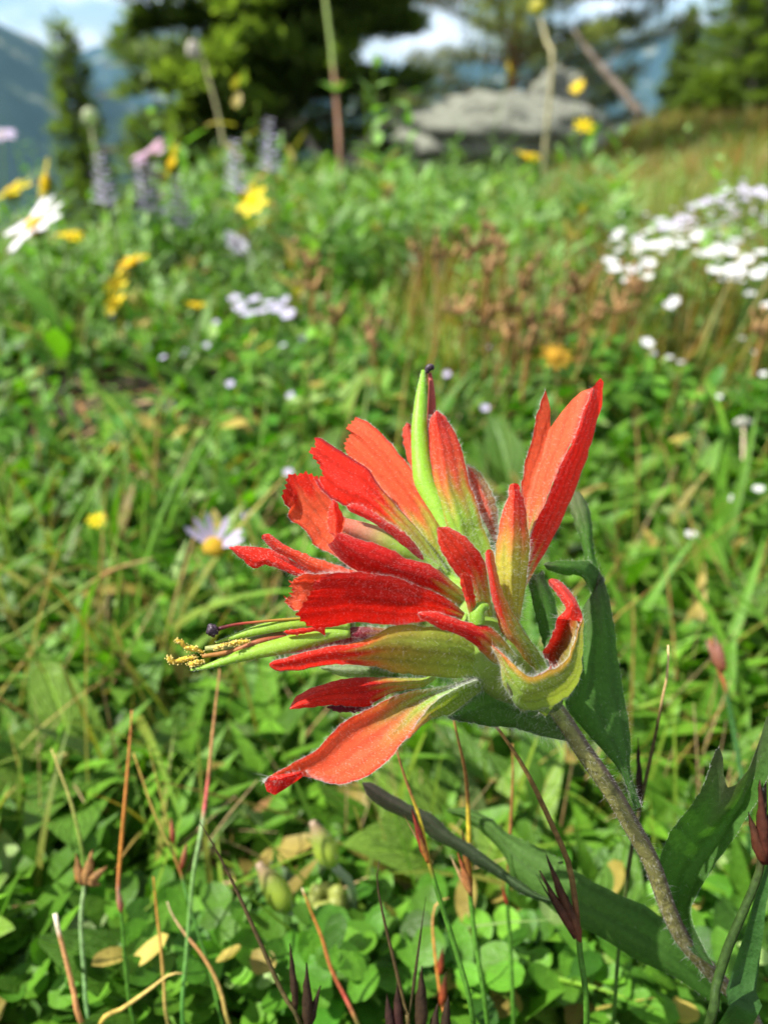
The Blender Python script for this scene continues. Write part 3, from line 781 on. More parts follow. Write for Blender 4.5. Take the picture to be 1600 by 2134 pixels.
for (o_, v_, a_, b_, q_) in ((o1, tV, 34, 12, 38), (o2, tV2, 40, 14, 39)):
    rg_ = v_[:a_ * b_].reshape(a_, b_, 3); rg_ = np.concatenate([rg_, rg_[:, :1]], 1)
    hV, hF = hairs_on([(rg_.reshape(-1, 3), None, None, None, (a_, b_ + 1))], 1300, .00032, .000015, 0, 1.6, q_)
    part('hairs', hV, hF, M['hair'], o_, smooth=False)['kind'] = 'stuff'
inn = P(*(zp('C 800,405 650,445 500,480 380,500 260,510').T), np.array([.0970, .0966, .096, .0957, .0955]))
tV, tF, tT = tube(inn, [.0006, .0007, .0007, .0006, .0003], ns=10, n=20)
part('corolla', tV, tF, M['tissue'], paint, grad(tT, [(0, (.35, .10, .04)), (.5, (.30, .33, .12)), (1, (.33, .36, .12))]))
fil = P(*(zp('C 760,430 600,462 450,520 330,545 240,555').T), np.array([.0958, .0953, .095, .0947, .0944]))
tV, tF, tT = tube(fil, [.00012, .00035, .0004, .0003, .00025], ns=8, n=16)
part('filament', tV, tF, M['tissue'], paint, grad(tT, [(0, (.3, .05, .03)), (1, (.4, .2, .05))]))
stl = P(*(zp('C 980,318 830,325 700,334 600,343 500,353 420,366 340,388').T), np.array([.0965, .096, .0955, .095, .0948, .0945, .0942]))
tV, tF, tT = tube(stl, [.0002, .0002, .00018, .00017, .00017, .00018, .00026], ns=8, n=30)
part('style', tV, tF, M['tissue'], paint, grad(tT, [(0, LGR), (.45, (.42, .22, .04)), (.75, (.35, .05, .03)), (1, (.05, .01, .02))]))


def blob(c, r, n=14, amp=.3, seed=0, squash=(1, 1, 1)):
    th, ph = np.meshgrid(np.linspace(0.001, np.pi - .001, n), np.linspace(0, 2 * np.pi, n * 2, endpoint=False), indexing='ij')
    D = np.stack([np.sin(th) * np.cos(ph), np.sin(th) * np.sin(ph), np.cos(th)], -1)
    f = np.array([[mn.noise(Vector(D[i, j] * 3) + Vector((seed * 3.1, 0, 0))) for j in range(2 * n)] for i in range(n)])
    f[0] = f[0].mean(); f[-1] = f[-1].mean()
    V = c + D * (r * (1 + amp * f))[..., None] * np.array(squash)
    i = np.arange(n - 1)[:, None] * 2 * n; j = np.arange(2 * n)[None]; k = (j + 1) % (2 * n)
    F = np.stack([i + j, i + 2 * n + j, i + 2 * n + k, i + k], -1).reshape(-1, 4)
    return V.reshape(-1, 3), F


bV, bF = blob(P(306, 0, 0) * 0 + P(*zp('C 306,396')[0], .0941), .00072, 12, .5, 1)
part('stigma', bV, bF, M['dark'], paint)['label'] = 'dark frosted stigma knob'
for pts_, w_ in (('C 85,455 110,470 150,505 200,512 250,535', .00028), ('C 30,562 55,588 100,585 150,572 205,560', .00028), ('C 165,612 200,600 245,588', .00032), ('C 315,512 360,495 405,478', .00020), ('C 415,482 470,470 530,465', .00026)):
    q = zp(pts_); L0 = P(q[:, 0], q[:, 1], np.linspace(.0935, .0945, len(q)))
    rr = w_ * (1 + .35 * np.sin(np.arange(7) * 2.3)); rr[0] *= .6; rr[-1] *= .5
    tV, tF, tT = tube(L0, rr, ns=8, n=16)
    tV = tV + rng.normal(0, w_ * .22, tV.shape)
    an = part('anther', tV, tF, M['pollen'], paint, np.array((.60, .40, .05)))
    m_ = 90; gi = rng.integers(0, len(tV) - 1, m_)
    gp = tV[gi] + rng.normal(0, w_ * .5, (m_, 3)); sz = .00007 + .00006 * rng.random(m_)
    oc = np.array([[1, 0, 0], [-1, 0, 0], [0, 1, 0], [0, -1, 0], [0, 0, 1], [0, 0, -1.]])
    of = np.array([[0, 2, 4], [2, 1, 4], [1, 3, 4], [3, 0, 4], [2, 0, 5], [1, 2, 5], [3, 1, 5], [0, 3, 5]])
    gV = (gp[:, None] + oc[None] * sz[:, None, None]).reshape(-1, 3)
    gF = (of[None] + (np.arange(m_) * 6)[:, None, None]).reshape(-1, 3)
    part('pollen_grains', gV, gF, M['pollen'], an, np.array((.75, .60, .20)))['kind'] = 'stuff'
grow('calyx_lobe', [patch('C 1000,430 940,402 830,426 770,420 738,405', 'C 1000,370 930,378 830,385 780,392 738,403', d=(.0955, .095, .0948), cup=-.0005, stops=[(0, RED), (1, RED)], seed=40)], paint, hairs=(200, .0002, .000014, .5, 1), seed=40)
# --- leaves of the paintbrush
LV = [(0, (.05, .11, .03)), (.7, LEAF), (1, (.08, .10, .05))]
grow('leaf', [patch('D 1490,1500 1425,1330 1370,1230 1280,1130 1150,980 1060,860 1100,750 1150,500 1165,250 B 1120,1560 1110,1490', 'D 1530,1490 1480,1340 1458,1230 1462,1130 1450,950 1410,750 1380,500 1340,250 1290,60 B 1195,1410 1150,1330', d=(.107, .108, .110, .112, .114), cup=-.002, fold=.001, nt=46, stops=LV, seed=41),
              patch('B 1110,1495 1090,1440 1065,1300 1040,1150 990,1020 958,905', 'B 1180,1400 1150,1330 1115,1180 1108,1060 1090,950 1050,872', 'B 958,905 975,860 1000,838 1030,845 1050,872', d=(.1135, .1155, .117, .118), cup=-.001, nt=24, ns=10, stops=[(0, LEAF), (.6, LEAF), (1, (.17, .20, .11))], seed=42),  # pale end paints the sunlit tip above the shadow edge
              patch('B 1130,1520 1090,1440 1030,1362 940,1360 830,1322 808,1295', 'B 1150,1330 1100,1285 1070,1270 900,1270 830,1280 808,1290', d=(.1132, .113, .112, .111), cup=-.0008, nt=22, ns=10, stops=LV, seed=43)], paint, 'hero_leaf',
     label='long forked dark green leaf behind the curled bract', hairs=(900, .0004, .000016, .6, 1.5), seed=41)
grow('leaf', [patch('D 960,700 930,520 880,330 840,150 820,60 B 758,1370', 'D 1060,640 1040,450 1015,300 985,180 930,60 B 800,1325', d=(.106, .108, .110, .111), cup=-.0012, stops=LV, seed=44)], paint, 'hero_leaf', hairs=(300, .0004, .000016, .6, 1), seed=44)
grow('leaf', [patch('D 1090,1085 1000,1068 900,1047 740,1000 600,990 480,970 400,960 340,940', 'D 1060,930 960,880 700,740 600,690 540,720 430,850 370,910 338,930', d=(.1045, .103, .102, .102), cup=.0012, stops=[(0, (.07, .12, .03)), (1, LEAF)], seed=45)], paint, 'hero_leaf',
     label='dark green leaf under the flower head with white woolly edge', hairs=(1300, .00065, .000018, .6, 2), seed=45)
grow('leaf', [patch('F 1100,1560 960,1400 895,1310 855,1100 870,950 950,750 1080,580 1180,420 1240,230 1275,185', 'F 1240,1650 1130,1440 1085,1290 1130,1160 1240,980 1380,780 1480,620 1560,480 1640,250 1690,-40',
                    'F 1275,185 1300,250 1305,380 1330,455 1400,430 1480,320 1550,120 1590,-20 1690,-40', d=(.114, .112, .108, .104), cup=.0022, fold=.0012, nt=48, ns=26, stops=LV, seed=46)], paint, 'hero_leaf',
     label='broad forked dark green stem leaf', hairs=(700, .00035, .000016, .7, 1), seed=46)
grow('leaf', [patch('F 1290,1900 1100,1720 900,1600 X 1250,1905 1180,1890 1130,1880 E 1050,830 930,742 800,672 700,592 560,522 400,402 260,342 180,272 150,212', 'F 1260,1800 1100,1640 950,1550 X 1260,1890 1200,1870 E 1200,850 1050,762 900,642 760,542 650,472 560,382 400,312 250,222 200,192 150,196', d=(.119, .121, .126, .130, .128, .124), cup=-.0014, nt=50, stops=[(0, LEAF), (.6, (.07, .11, .05)), (1, (.09, .07, .06))], seed=47)], paint, 'hero_leaf',
     label='narrow grey-green leaf reaching far out with purplish tip', hairs=(500, .0003, .000016, .7, 1), seed=47)
grow('leaf', [patch('F 1290,1950 1200,1872 1000,1732 850,1662 700,1592 550,1492 380,1402 X 1180,1920 1130,1880 1090,1850 E 1000,720 980,640 880,522 780,440 640,362', 'F 1260,1720 1150,1590 1000,1440 890,1322 780,1242 640,1182 470,1102 330,1020 200,950 E 1300,642 1150,562 1000,492 900,412 760,342 640,350', d=(.119, .120, .123, .128, .133, .137), cup=-.003, fold=.0015, nt=50, ns=20, stops=[(0, (.045, .125, .018)), (1, (.09, .17, .04))], seed=48)], paint, 'hero_leaf',
     label='broad green lower leaf sweeping out from the stem', hairs=(300, .0003, .000016, .8, 1), seed=48)

# ------------------------------------------------------------------ leaves, blades and stalks in bulk
PROF = {
    'grass': lambda t: np.minimum(1, .55 + t * 2) * np.clip((1 - t) / .55, 0, 1) ** .7,
    'lance': lambda t: np.sin(np.pi * np.clip(t, 0, 1) ** .8) ** .8 * .97 + .05 * (1 - t),
    'ovate': lambda t: np.where(t < .22, .10 + t * .3, np.sqrt(np.clip(1 - ((t - .58) / .42) ** 2, 0, 1))),
    'stalk': lambda t: .8 + 0 * t - .5 * t ** 3,
    'strap': lambda t: np.minimum(1, .3 + t * 3) * np.clip((1 - t) / .18, 0, 1) ** .5,
}


def blades(base, yaw, pitch, bend, Ln, W, prof, col, tipcol=None, fold=.25, nseg=6, side=0.0, wob=0.0):
    """many curved leaves at once: V, quad F, colours"""
    N = len(base)
    f = lambda a: np.broadcast_to(np.asarray(a, float), (N,)).copy()
    yaw, pitch, bend, Ln, W, side = map(f, (yaw, pitch, bend, Ln, W, side))
    t = np.linspace(0, 1, nseg + 1)
    w = PROF[prof](t); w[-1] = max(w[-1], .02)
    angs = pitch[:, None] + bend[:, None] * t[None]
    st = Ln[:, None] / nseg
    r = np.concatenate([np.zeros((N, 1)), np.cumsum(np.sin((angs[:, 1:] + angs[:, :-1]) / 2) * st, 1)], 1)
    z = np.concatenate([np.zeros((N, 1)), np.cumsum(np.cos((angs[:, 1:] + angs[:, :-1]) / 2) * st, 1)], 1)
    dx, dy = np.sin(yaw), np.cos(yaw)
    cx = base[:, 0:1] + r * dx[:, None]; cy = base[:, 1:2] + r * dy[:, None]; cz = base[:, 2:3] + z
    sway = side[:, None] * Ln[:, None] * t[None] ** 2
    cx = cx + sway * dy[:, None]; cy = cy - sway * dx[:, None]
    nxh = -np.cos(angs) * dx[:, None]; nyh = -np.cos(angs) * dy[:, None]; nz_ = np.sin(angs)
    ww = W[:, None] * .5 * w[None]
    if wob: ww = ww * (1 + wob * np.sin(t * 40)[None])
    fo = fold * ww
    mid = np.stack([cx - nxh * fo, cy - nyh * fo, cz - nz_ * fo], -1)
    lf = np.stack([cx - ww * dy[:, None], cy + ww * dx[:, None], cz], -1)
    rt = np.stack([cx + ww * dy[:, None], cy - ww * dx[:, None], cz], -1)
    V = np.stack([lf, mid, rt], 2)                      # N, nseg+1, 3, 3
    k = (nseg + 1) * 3
    i = np.arange(nseg)[:, None] * 3; j = np.arange(2)[None]
    q = np.stack([i + j, i + j + 1, i + 3 + j + 1, i + 3 + j], -1).reshape(-1, 4)
    F = (q[None] + (np.arange(N) * k)[:, None, None])
    col = np.broadcast_to(np.asarray(col, float), (N, 3))
    tc_ = col if tipcol is None else np.broadcast_to(np.asarray(tipcol, float), (N, 3))
    C = col[:, None] * (1 - t[None, :, None]) + tc_[:, None] * t[None, :, None]
    C = np.repeat(C[:, :, None], 3, 2)
    return V.reshape(N, k, 3), F, C.reshape(N, k, 3)


def keep_clear(b, dmin=.14):
    """drop leaves that would come between the lens and the flower"""
    V, F, C = b
    u, v, d = project(V.reshape(-1, 3))
    bad = (d < dmin) & (d > -.05) & (np.abs(u - 800) < 1300) & (np.abs(v - 1067) < 1700)
    near = np.linalg.norm(V.reshape(-1, 3) - CAM, axis=1) < .10
    bad = (bad | near).reshape(V.shape[0], V.shape[1]).any(1)
    g = ~bad
    k = V.shape[1]
    q = F[0]
    n = int(g.sum())
    return V[g], q[None] + (np.arange(n) * k)[:, None, None], C[g]


def flat(lst):
    Vs, Fs, Cs, n = [], [], [], 0
    for V, F, C in lst:
        if not len(V): continue
        v = V.reshape(-1, 3)
        Vs.append(v); Fs.append(F.reshape(-1, 4) + n); Cs.append(C.reshape(-1, 3)); n += len(v)
    return np.concatenate(Vs), np.concatenate(Fs), np.concatenate(Cs)


HOL = [(*ray_at(300, 900, 0)[0][:2], .075, .93), (*ray_at(190, 850, 0)[0][:2], .07, .9), (*ray_at(505, 1930, 0)[0][:2], .016, .85), (*ray_at(560, 2050, 0)[0][:2], .014, .8)]  # leaves thinned here so dark soil stands in for deep shade


def thin_out(b):
    """fewer leaves in the bare spots, where black soil stands in for shade"""
    V, F, C = b
    x_, y_ = V[:, 0, 0], V[:, 0, 1]
    p = np.zeros(len(V))
    for hx, hy, hr, hp in HOL: p = np.maximum(p, hp * np.exp(-(((x_ - hx) ** 2 + (y_ - hy) ** 2) / hr ** 2) ** 2))
    g = rng.random(len(V)) > p
    return V[g], F[0][None] + (np.arange(int(g.sum())) * V.shape[1])[:, None, None], C[g]


def stuff(name, lst, mat, label, cat):
    if mat != 'straw': lst = [thin_out(b) for b in lst if len(b[0])]
    V, F, C = flat(lst)
    o = link(name, mkmesh(name, V, F, M[mat], C))
    return setp(o, label, cat, kind='stuff')


def field(n, y0, y1, spread=.85, x0=None, x1=None, pw=1.0):
    """random spots on the meadow in the wedge before the lens, denser near by"""
    if x0 is None and n > 200: n = int(n * 1.33)
    y = y0 * (y1 / y0) ** (rng.random(n) ** pw)
    x = (rng.random(n) * 2 - 1) * (spread * y + .07)
    if x0 is not None:
        lo = x0 * y; hi = x1 * y
        x = lo + rng.random(n) * (hi - lo)
    return x, y


def on_ground(x, y, dz=-.002):
    return np.stack([x, y, G(x, y) + dz], -1)


def greens(n, a=(.06, .15, .012), b=(.115, .26, .018), v=.38):
    k = rng.random((n, 1))
    c = np.array(a) * (1 - k) + np.array(b) * k
    k = rng.random((n, 1))
    c = np.where(k < .05, np.array((.27, .21, .05)), np.where(k < .10, np.array((.18, .27, .08)), c))
    return c * (1 + (rng.random((n, 1)) - .5) * 2 * v)


U = lambda n, a, b: a + rng.random(n) * (b - a)
TAU = 2 * math.pi
DARKG = ((.03, .105, .008), (.085, .20, .016))
YELG = ((.10, .20, .014), (.18, .26, .022))
GREY = ((.10, .15, .075), (.15, .20, .10))
BRN = np.array((.30, .16, .055)); TAN = np.array((.42, .31, .16)); RUST = np.array((.32, .10, .03))

# --- grass
gl = []
x, y = field(2900, .085, 1.7)
n = len(x)
kk = (y > .42) | (rng.random(n) < .28); x, y = x[kk], y[kk]; n = len(x)
L_ = U(n, .03, .085) * (1 + .4 * vnoise(x, y, 5, 2))
gl.append(blades(on_ground(x, y), U(n, 0, TAU), U(n, .05, .6), U(n, .2, 1.5), L_, U(n, .0009, .0022), 'grass', greens(n, *DARKG), greens(n, *YELG), nseg=6, side=U(n, -.2, .2)))
x, y = field(420, .16, 1.6); n = len(x)      # broader lush blades
gl.append(blades(on_ground(x, y), U(n, 0, TAU), U(n, .1, .7), U(n, .3, 1.4), U(n, .05, .10), U(n, .0028, .0055), 'grass', greens(n), greens(n), nseg=8, side=U(n, -.2, .2)))
x, y = field(850, .14, 1.8); n = len(x)        # dry tips
gl.append(blades(on_ground(x, y), U(n, 0, TAU), U(n, .02, .7), U(n, 0, .7), U(n, .04, .10), U(n, .0007, .0014), 'grass', greens(n, *YELG), BRN * U(n, .6, 1.3)[:, None], nseg=5))
x, y = field(9000, 1.5, 7, .7); n = len(x)     # further off
gl.append(blades(on_ground(x, y), U(n, 0, TAU), U(n, .05, .6), U(n, .1, 1.2), U(n, .07, .17), U(n, .003, .007), 'grass', greens(n), greens(n, *YELG), nseg=5))
x, y = field(6000, 1.0, 6, x0=.15, x1=.75); n = len(x)     # yellow-green tall grass on the slope to the right
gl.append(blades(on_ground(x, y), U(n, 0, TAU), U(n, .02, .5), U(n, .0, .9), U(n, .07, .16), U(n, .0015, .004), 'grass', greens(n, *YELG), greens(n, (.16, .20, .05), (.26, .24, .08)), nseg=5))
x, y = field(6500, 5, 24, x0=.18, x1=.85); n = len(x)
gl.append(blades(on_ground(x, y), U(n, 0, TAU), U(n, .05, .6), U(n, .0, .9), U(n, .10, .25), U(n, .01, .025), 'grass', greens(n, *YELG), greens(n, (.22, .16, .05), (.34, .20, .07)), nseg=4))
x, y = field(1300, .45, 1.15, x0=.02, x1=.55); n = len(x)
gl.append(blades(on_ground(x, y), U(n, 0, TAU), U(n, .02, .5), U(n, 0, .5), U(n, .05, .11), U(n, .0010, .0022), 'grass', greens(n, *YELG), np.where((rng.random(n) < .5)[:, None], RUST, TAN) * U(n, .6, 1.1)[:, None], nseg=5))
x, y = field(2600, 2.2, 7, x0=.2, x1=.75); n = len(x)
gl.append(blades(on_ground(x, y), U(n, 0, TAU), U(n, .02, .5), U(n, 0, .6), U(n, .10, .19), U(n, .004, .009), 'grass', greens(n, *YELG), np.where((rng.random(n) < .5)[:, None], RUST * 1.2, TAN) * U(n, .6, 1.1)[:, None], nseg=5))
x, y = field(420, .11, .7); n = len(x)
gl.append(blades(on_ground(x, y), U(n, 0, TAU), U(n, .02, .9), U(n, -.3, .5), U(n, .03, .075), U(n, .0005, .0010), 'stalk', np.where((rng.random(n) < .5)[:, None], RUST, TAN) * U(n, .5, 1.1)[:, None], TAN * U(n, .5, 1.1)[:, None], nseg=5))
gl = [keep_clear(b) for b in gl]
stuff('meadow_grass', gl, 'grass', 'green and yellow-tipped meadow grass blades all over the slope', 'grass')

# --- small leafy ground cover
gc = []
x, y = field(22000, .085, 1.5); n = len(x)
k = vnoise(x, y, 13, 11) > -.15
x, y = x[k], y[k]; n = len(x)
b = on_ground(x, y); b[:, 2] += U(n, .0, .038) * np.clip(.5 + .9 * vnoise(x, y, 13, 11), .1, 1.3)
gc.append(blades(b, U(n, 0, TAU), U(n, .5, 1.5), U(n, -.2, .8), U(n, .008, .018) * (.75 + .25 * sstep(.1, .3, y)), U(n, .005, .011) * (.75 + .25 * sstep(.1, .3, y)), 'ovate', greens(n, *DARKG) * U(n, .8, 1.6)[:, None], nseg=8, fold=.25))
x, y = field(9000, .09, 1.7); n = len(x)       # lance leaves in tufts
cx_ = np.repeat(x[::5], 5)[:n]; cy_ = np.repeat(y[::5], 5)[:n]
b = on_ground(cx_ + rng.normal(0, .004, n), cy_ + rng.normal(0, .004, n))
gc.append(blades(b, U(n, 0, TAU), U(n, .3, 1.0), U(n, .2, 1.2), U(n, .025, .055), U(n, .006, .012), 'lance', greens(n), nseg=6, fold=.3, side=U(n, -.15, .15)))
x, y = field(2500, .1, 1.7); n = len(x)        # grey-green soft leaves
gc.append(blades(on_ground(x, y), U(n, 0, TAU), U(n, .3, 1.2), U(n, .2, 1.0), U(n, .015, .035), U(n, .005, .010), 'lance', greens(n, *GREY), nseg=5, fold=.2))
gc = [keep_clear(b) for b in gc]
stuff('leafy_ground_cover', gc, 'leaf', 'dense small green leaves covering the meadow floor', 'ground cover')

# --- leafy herbs behind: many-leaved shoots
hb_ = []
for (n0, ya, yb, xa, xb, hh, lw) in ((260, .75, 1.9, -.28, .30, (.08, .14), (.03, .06, .010, .020)), (260, .6, 1.25, -.62, -.1, (.05, .11), (.02, .04, .006, .012)), (380, 1.7, 3.8, -.22, .32, (.05, .15), (.04, .07, .012, .024)), (160, .5, 1.4, .1, .6, (.05, .10), (.02, .04, .006, .012)), (260, 1.5, 5, .2, .7, (.06, .14), (.03, .06, .008, .016))):
    x, y = field(n0, ya, yb, x0=xa, x1=xb)
    m = 13
    H = U(n0, *hh) * (1 + .55 * vnoise(x, y, 3.2, 21)) * np.where(rng.random(n0) < .12, 1.7, 1.0)
    lean = rng.normal(0, .12, (n0, 2))
    hb_.append(blades(on_ground(x, y), U(n0, 0, TAU), np.zeros(n0) + .05, np.zeros(n0) + .1, H, np.full(n0, .0028), 'stalk', greens(n0, *YELG), nseg=4))
    fr = (np.arange(m) + .5) / m
    X = np.repeat(x, m); Y = np.repeat(y, m); Hh = np.repeat(H, m); Fr = np.tile(fr, n0)
    n = len(X)
    b = on_ground(X, Y); b[:, 2] += Hh * Fr * (.98)
    big = 1.15 - .6 * Fr
    hb_.append(blades(b, np.repeat(U(n0, 0, TAU), m) + np.tile(np.arange(m) * 2.4, n0), U(n, .45, 1.1), U(n, .1, 1.0), U(n, lw[0], lw[1]) * big, U(n, lw[2], lw[3]) * big, 'lance', np.repeat(greens(n0, (.06, .15, .02), (.19, .31, .09)), m, 0) * U(n, .8, 1.25)[:, None], nseg=6, fold=.3, side=U(n, -.1, .1)))
hb_ = [keep_clear(b) for b in hb_]
stuff('leafy_herbs', hb_, 'leaf', 'mass of upright leafy green herbs behind the flower', 'herbs')

# --- dead straw and litter on the soil
lt = []
x, y = field(3600, .085, 1.6); n = len(x)
lt.append(blades(on_ground(x, y, .001), U(n, 0, TAU), U(n, 1.25, 1.6), U(n, -.3, .4), U(n, .01, .035), U(n, .001, .0045), 'strap', np.where((rng.random(n) < .5)[:, None], BRN * .8, TAN) * U(n, .5, 1.2)[:, None], nseg=4))
for hx, hy, hr, hp in HOL[2:]:
    n = 60
    x = rng.normal(hx, hr * .8, n); y = rng.normal(hy, hr * .8, n)
    lt.append(blades(on_ground(x, y, .004) + np.stack([0 * x, 0 * x, U(n, 0, .012)], 1), U(n, 0, TAU), U(n, 1.0, 1.8), U(n, -.9, .9), U(n, .008, .022), U(n, .003, .008), 'ovate', np.where((rng.random(n) < .5)[:, None], BRN * .7, TAN) * U(n, .5, 1.2)[:, None], nseg=5))
lt = [keep_clear(b, .12) for b in lt]
stuff('dry_litter', lt, 'straw', 'brown and straw-coloured dead leaves and bits on the soil', 'leaf litter')

# ------------------------------------------------------------------ broad-leaved rosettes among the grass
BROAD = []
for i in range(12):
    kind = ('ovate', 'lance', 'lance', 'ovate')[i % 4]
    L0 = (.030, .042, .052, .024)[i % 4]
    W0 = (.017, .013, .018, .015)[i % 4]
    c = greens(1, (.05, .14, .014), (.12, .23, .028), .25) if i % 5 else greens(1, (.10, .20, .02), (.16, .26, .035), .15)
    V, F, C = blades(np.zeros((1, 3)), 0, [.25, .4, .55][i % 3], .9 + .4 * (i % 4) / 3, L0, W0, kind, c, fold=.22, nseg=14, wob=.05 if i % 2 else .0)
    V = V.reshape(-1, 3)
    V[:, 2] += .0011 * np.sin(np.arange(len(V)) * 1.9 + i) * (np.arange(len(V)) % 3 != 1) * np.clip(np.arange(len(V)) / 12, 0, 1)
    uv_ = np.stack([np.tile([0, .5, 1], 15), np.repeat(np.linspace(0, 1, 15), 3)], 1)
    BROAD.append(mkmesh('leaf', V, F.reshape(-1, 4), M['broad'], C.reshape(-1, 3), uv_))
BCO = []
for me in BROAD:
    a = np.empty(len(me.vertices) * 3, np.float32); me.vertices.foreach_get('co', a); BCO.append(a.reshape(-1, 3))


def clear_ok(Vw, dmin):
    u, v, d = project(Vw)
    bad = (d < dmin) & (d > -.05) & (np.abs(u - 800) < 1300) & (np.abs(v - 1067) < 1700)
    return not bad.any() and np.linalg.norm(Vw - CAM, axis=1).min() > .1


ROS = [('low rosette of broad egg-shaped green leaves growing in the meadow', 'rosettes with egg-shaped leaves'),
       ('low rosette of narrow wavy-edged green leaves growing in the meadow', 'rosettes with narrow wavy leaves'),
       ('large rosette of long pointed smooth green leaves growing in the meadow', 'rosettes with long pointed leaves'),
       ('small rosette of short roundish green leaves growing in the meadow', 'rosettes with short round leaves')]
x, y = field(150, .085, .62, spread=.58)
for i in range(len(x)):
    root_p = np.array([x[i], y[i], float(G(x[i], y[i])) - .001])
    lv = []
    nleaf = random.randint(5, 8)
    a0 = random.random() * TAU
    for k_ in range(nleaf):
        mi = (i % 4) + 4 * random.randint(0, 2)
        a = a0 + k_ * TAU / nleaf + random.uniform(-.3, .3)
        s_ = random.uniform(.6, 1.25)
        Rm = Matrix.Rotation(a, 4, 'Z') @ Matrix.Rotation(random.uniform(-.25, .35), 4, 'X') @ Matrix.Scale(s_, 4)
        Vw = BCO[mi] @ np.array(Rm.to_3x3()).T + root_p
        if clear_ok(Vw, .131): lv.append((mi, Rm))
    if len(lv) < 3 or any(math.hypot(x[i] - h_[0], y[i] - h_[1]) < h_[2] for h_ in HOL): continue
    kd = ROS[i % 4]
    t_ = thing('broad_leaf_plant', root_p, kd[0], 'plant', kd[1])
    for mi, Rm in lv:
        o = link('leaf', BROAD[mi], t_)
        o.matrix_local = Rm

# ------------------------------------------------------------------ rushes and grass stalks
GREENR = (.05, .14, .014); BRNR = (.20, .10, .03); YELR = (.42, .33, .03); DKR = (.035, .022, .012); REDR = (.26, .045, .02); ORR = (.42, .17, .03); TANR = (.50, .36, .18)


def spindle(p0, p1, r, n=10, ns=8):
    t = np.linspace(0, 1, n)[:, None]
    path = p0 * (1 - t) + p1 * t
    rr = r * np.array([.35, .75, .95, 1.0, .92, .78, .6, .42, .22, .04])
    return tube(path, rr, ns=ns)


def rush(name, label, pts, d, r, stops, caps=(), group=None, cat='rush', rtip=.35):
    """pts: pixel path from tip downward; carried on to the ground"""
    q = np.array(pts, float)
    dd = np.interp(np.linspace(0, 1, len(q)), np.linspace(0, 1, len(d)), d)
    W = P(q[:, 0], q[:, 1], dd)
    dirn = W[-1] - W[-2]; dirn /= np.linalg.norm(dirn)
    gx, gy = W[-1][0] + .02 * dirn[0], W[-1][1] + .02 * dirn[1] + .004
    ft = np.array([gx, gy, float(G(gx, gy)) - .002])
    Lv = np.linalg.norm(W[-1] - W[0]); Lg = np.linalg.norm(ft - W[-1])
    W = np.vstack([W, (W[-1] * .5 + ft * .5) + np.array([.002, 0, 0]), ft])
    t_ = thing(name, ft, label, cat, group)
    r *= .72
    V, F, T = tube(W, [r * rtip, r * .8, r, r, r, r, r, r, r], ns=8, n=46)
    fr = Lv / (Lv + Lg)
    C = grad(np.clip(T / max(fr, .2), 0, 1), stops)
    part('stem', V, F, M['rush'], t_, C)
    for (a, b, cr_, cc1, cc2, cd) in caps:        # tapering capsules and bract points
        p0, p1 = P(*b, cd), P(*a, cd)             # b = foot, a = tip
        V, F, T = spindle(p0, p1, cr_ * .7)
        V = V + rng.normal(0, cr_ * .05, V.shape)
        part('capsule', V, F, M['rush'], t_, grad(T, [(0, np.array(cc1) * .65), (1, np.array(cc2) * .65)]))
    return t_


def e_(x, y): return (700 + x * .3625, 1560 + y * .3625)
def l_(x, y): return (x * .4375, 1500 + y * .4375)
def m_(x, y): return (560 + x * .275, 1650 + y * .275)
def f_(x, y): return (1100 + x * .3125, 1500 + y * .3125)


rush('rush', 'rush with red-brown capsule and yellow collar crossing the purplish leaf tip', [(822, 1550), (845, 1625), e_(460, 340), e_(490, 440), e_(530, 640), e_(600, 880), e_(700, 1200), e_(790, 1583)], (.117, .118, .118, .118), .00062,
     [(0, BRNR), (.20, BRNR), (.24, YELR), (.38, YELR), (.40, ORR), (.45, GREENR), (1, GREENR)],
     [(e_(435, 350), e_(520, 640), .00085, REDR, (.20, .03, .02), .1172), (e_(390, 385), e_(510, 600), .00022, TANR, BRNR, .1172), (e_(470, 470), e_(530, 660), .0007, ORR, DKR, .1168)])
rush('rush', 'rush with two-toned amber capsule just behind the grey-green leaf', [(945, 1500), e_(740, 120), e_(757, 300), e_(765, 560), e_(772, 840), e_(800, 1100), e_(870, 1583)], (.120, .131, .132, .130), .00058,
     [(0, BRNR), (.35, BRNR), (.4, YELR), (.55, YELR), (.6, ORR), (.62, GREENR), (1, GREENR)],
     [(e_(725, 460), e_(775, 850), .0010, ORR, DKR, .129), (e_(655, 615), e_(765, 830), .0006, ORR, (.5, .4, .2), .129), (e_(700, 600), e_(775, 840), .0009, (.5, .25, .08), REDR, .1285)])
rush('rush', 'slim brown-topped rush behind the broad lower leaf', [(1068, 1550), e_(1015, 200), e_(1003, 450), e_(985, 880), e_(1000, 1100), e_(1022, 1583)], (.145, .145, .145), .00055,
     [(0, BRNR), (.3, BRNR), (.42, (.2, .05, .02)), (.46, GREENR), (1, GREENR)], [(e_(955, 800), e_(985, 900), .0006, REDR, REDR, .1448)])
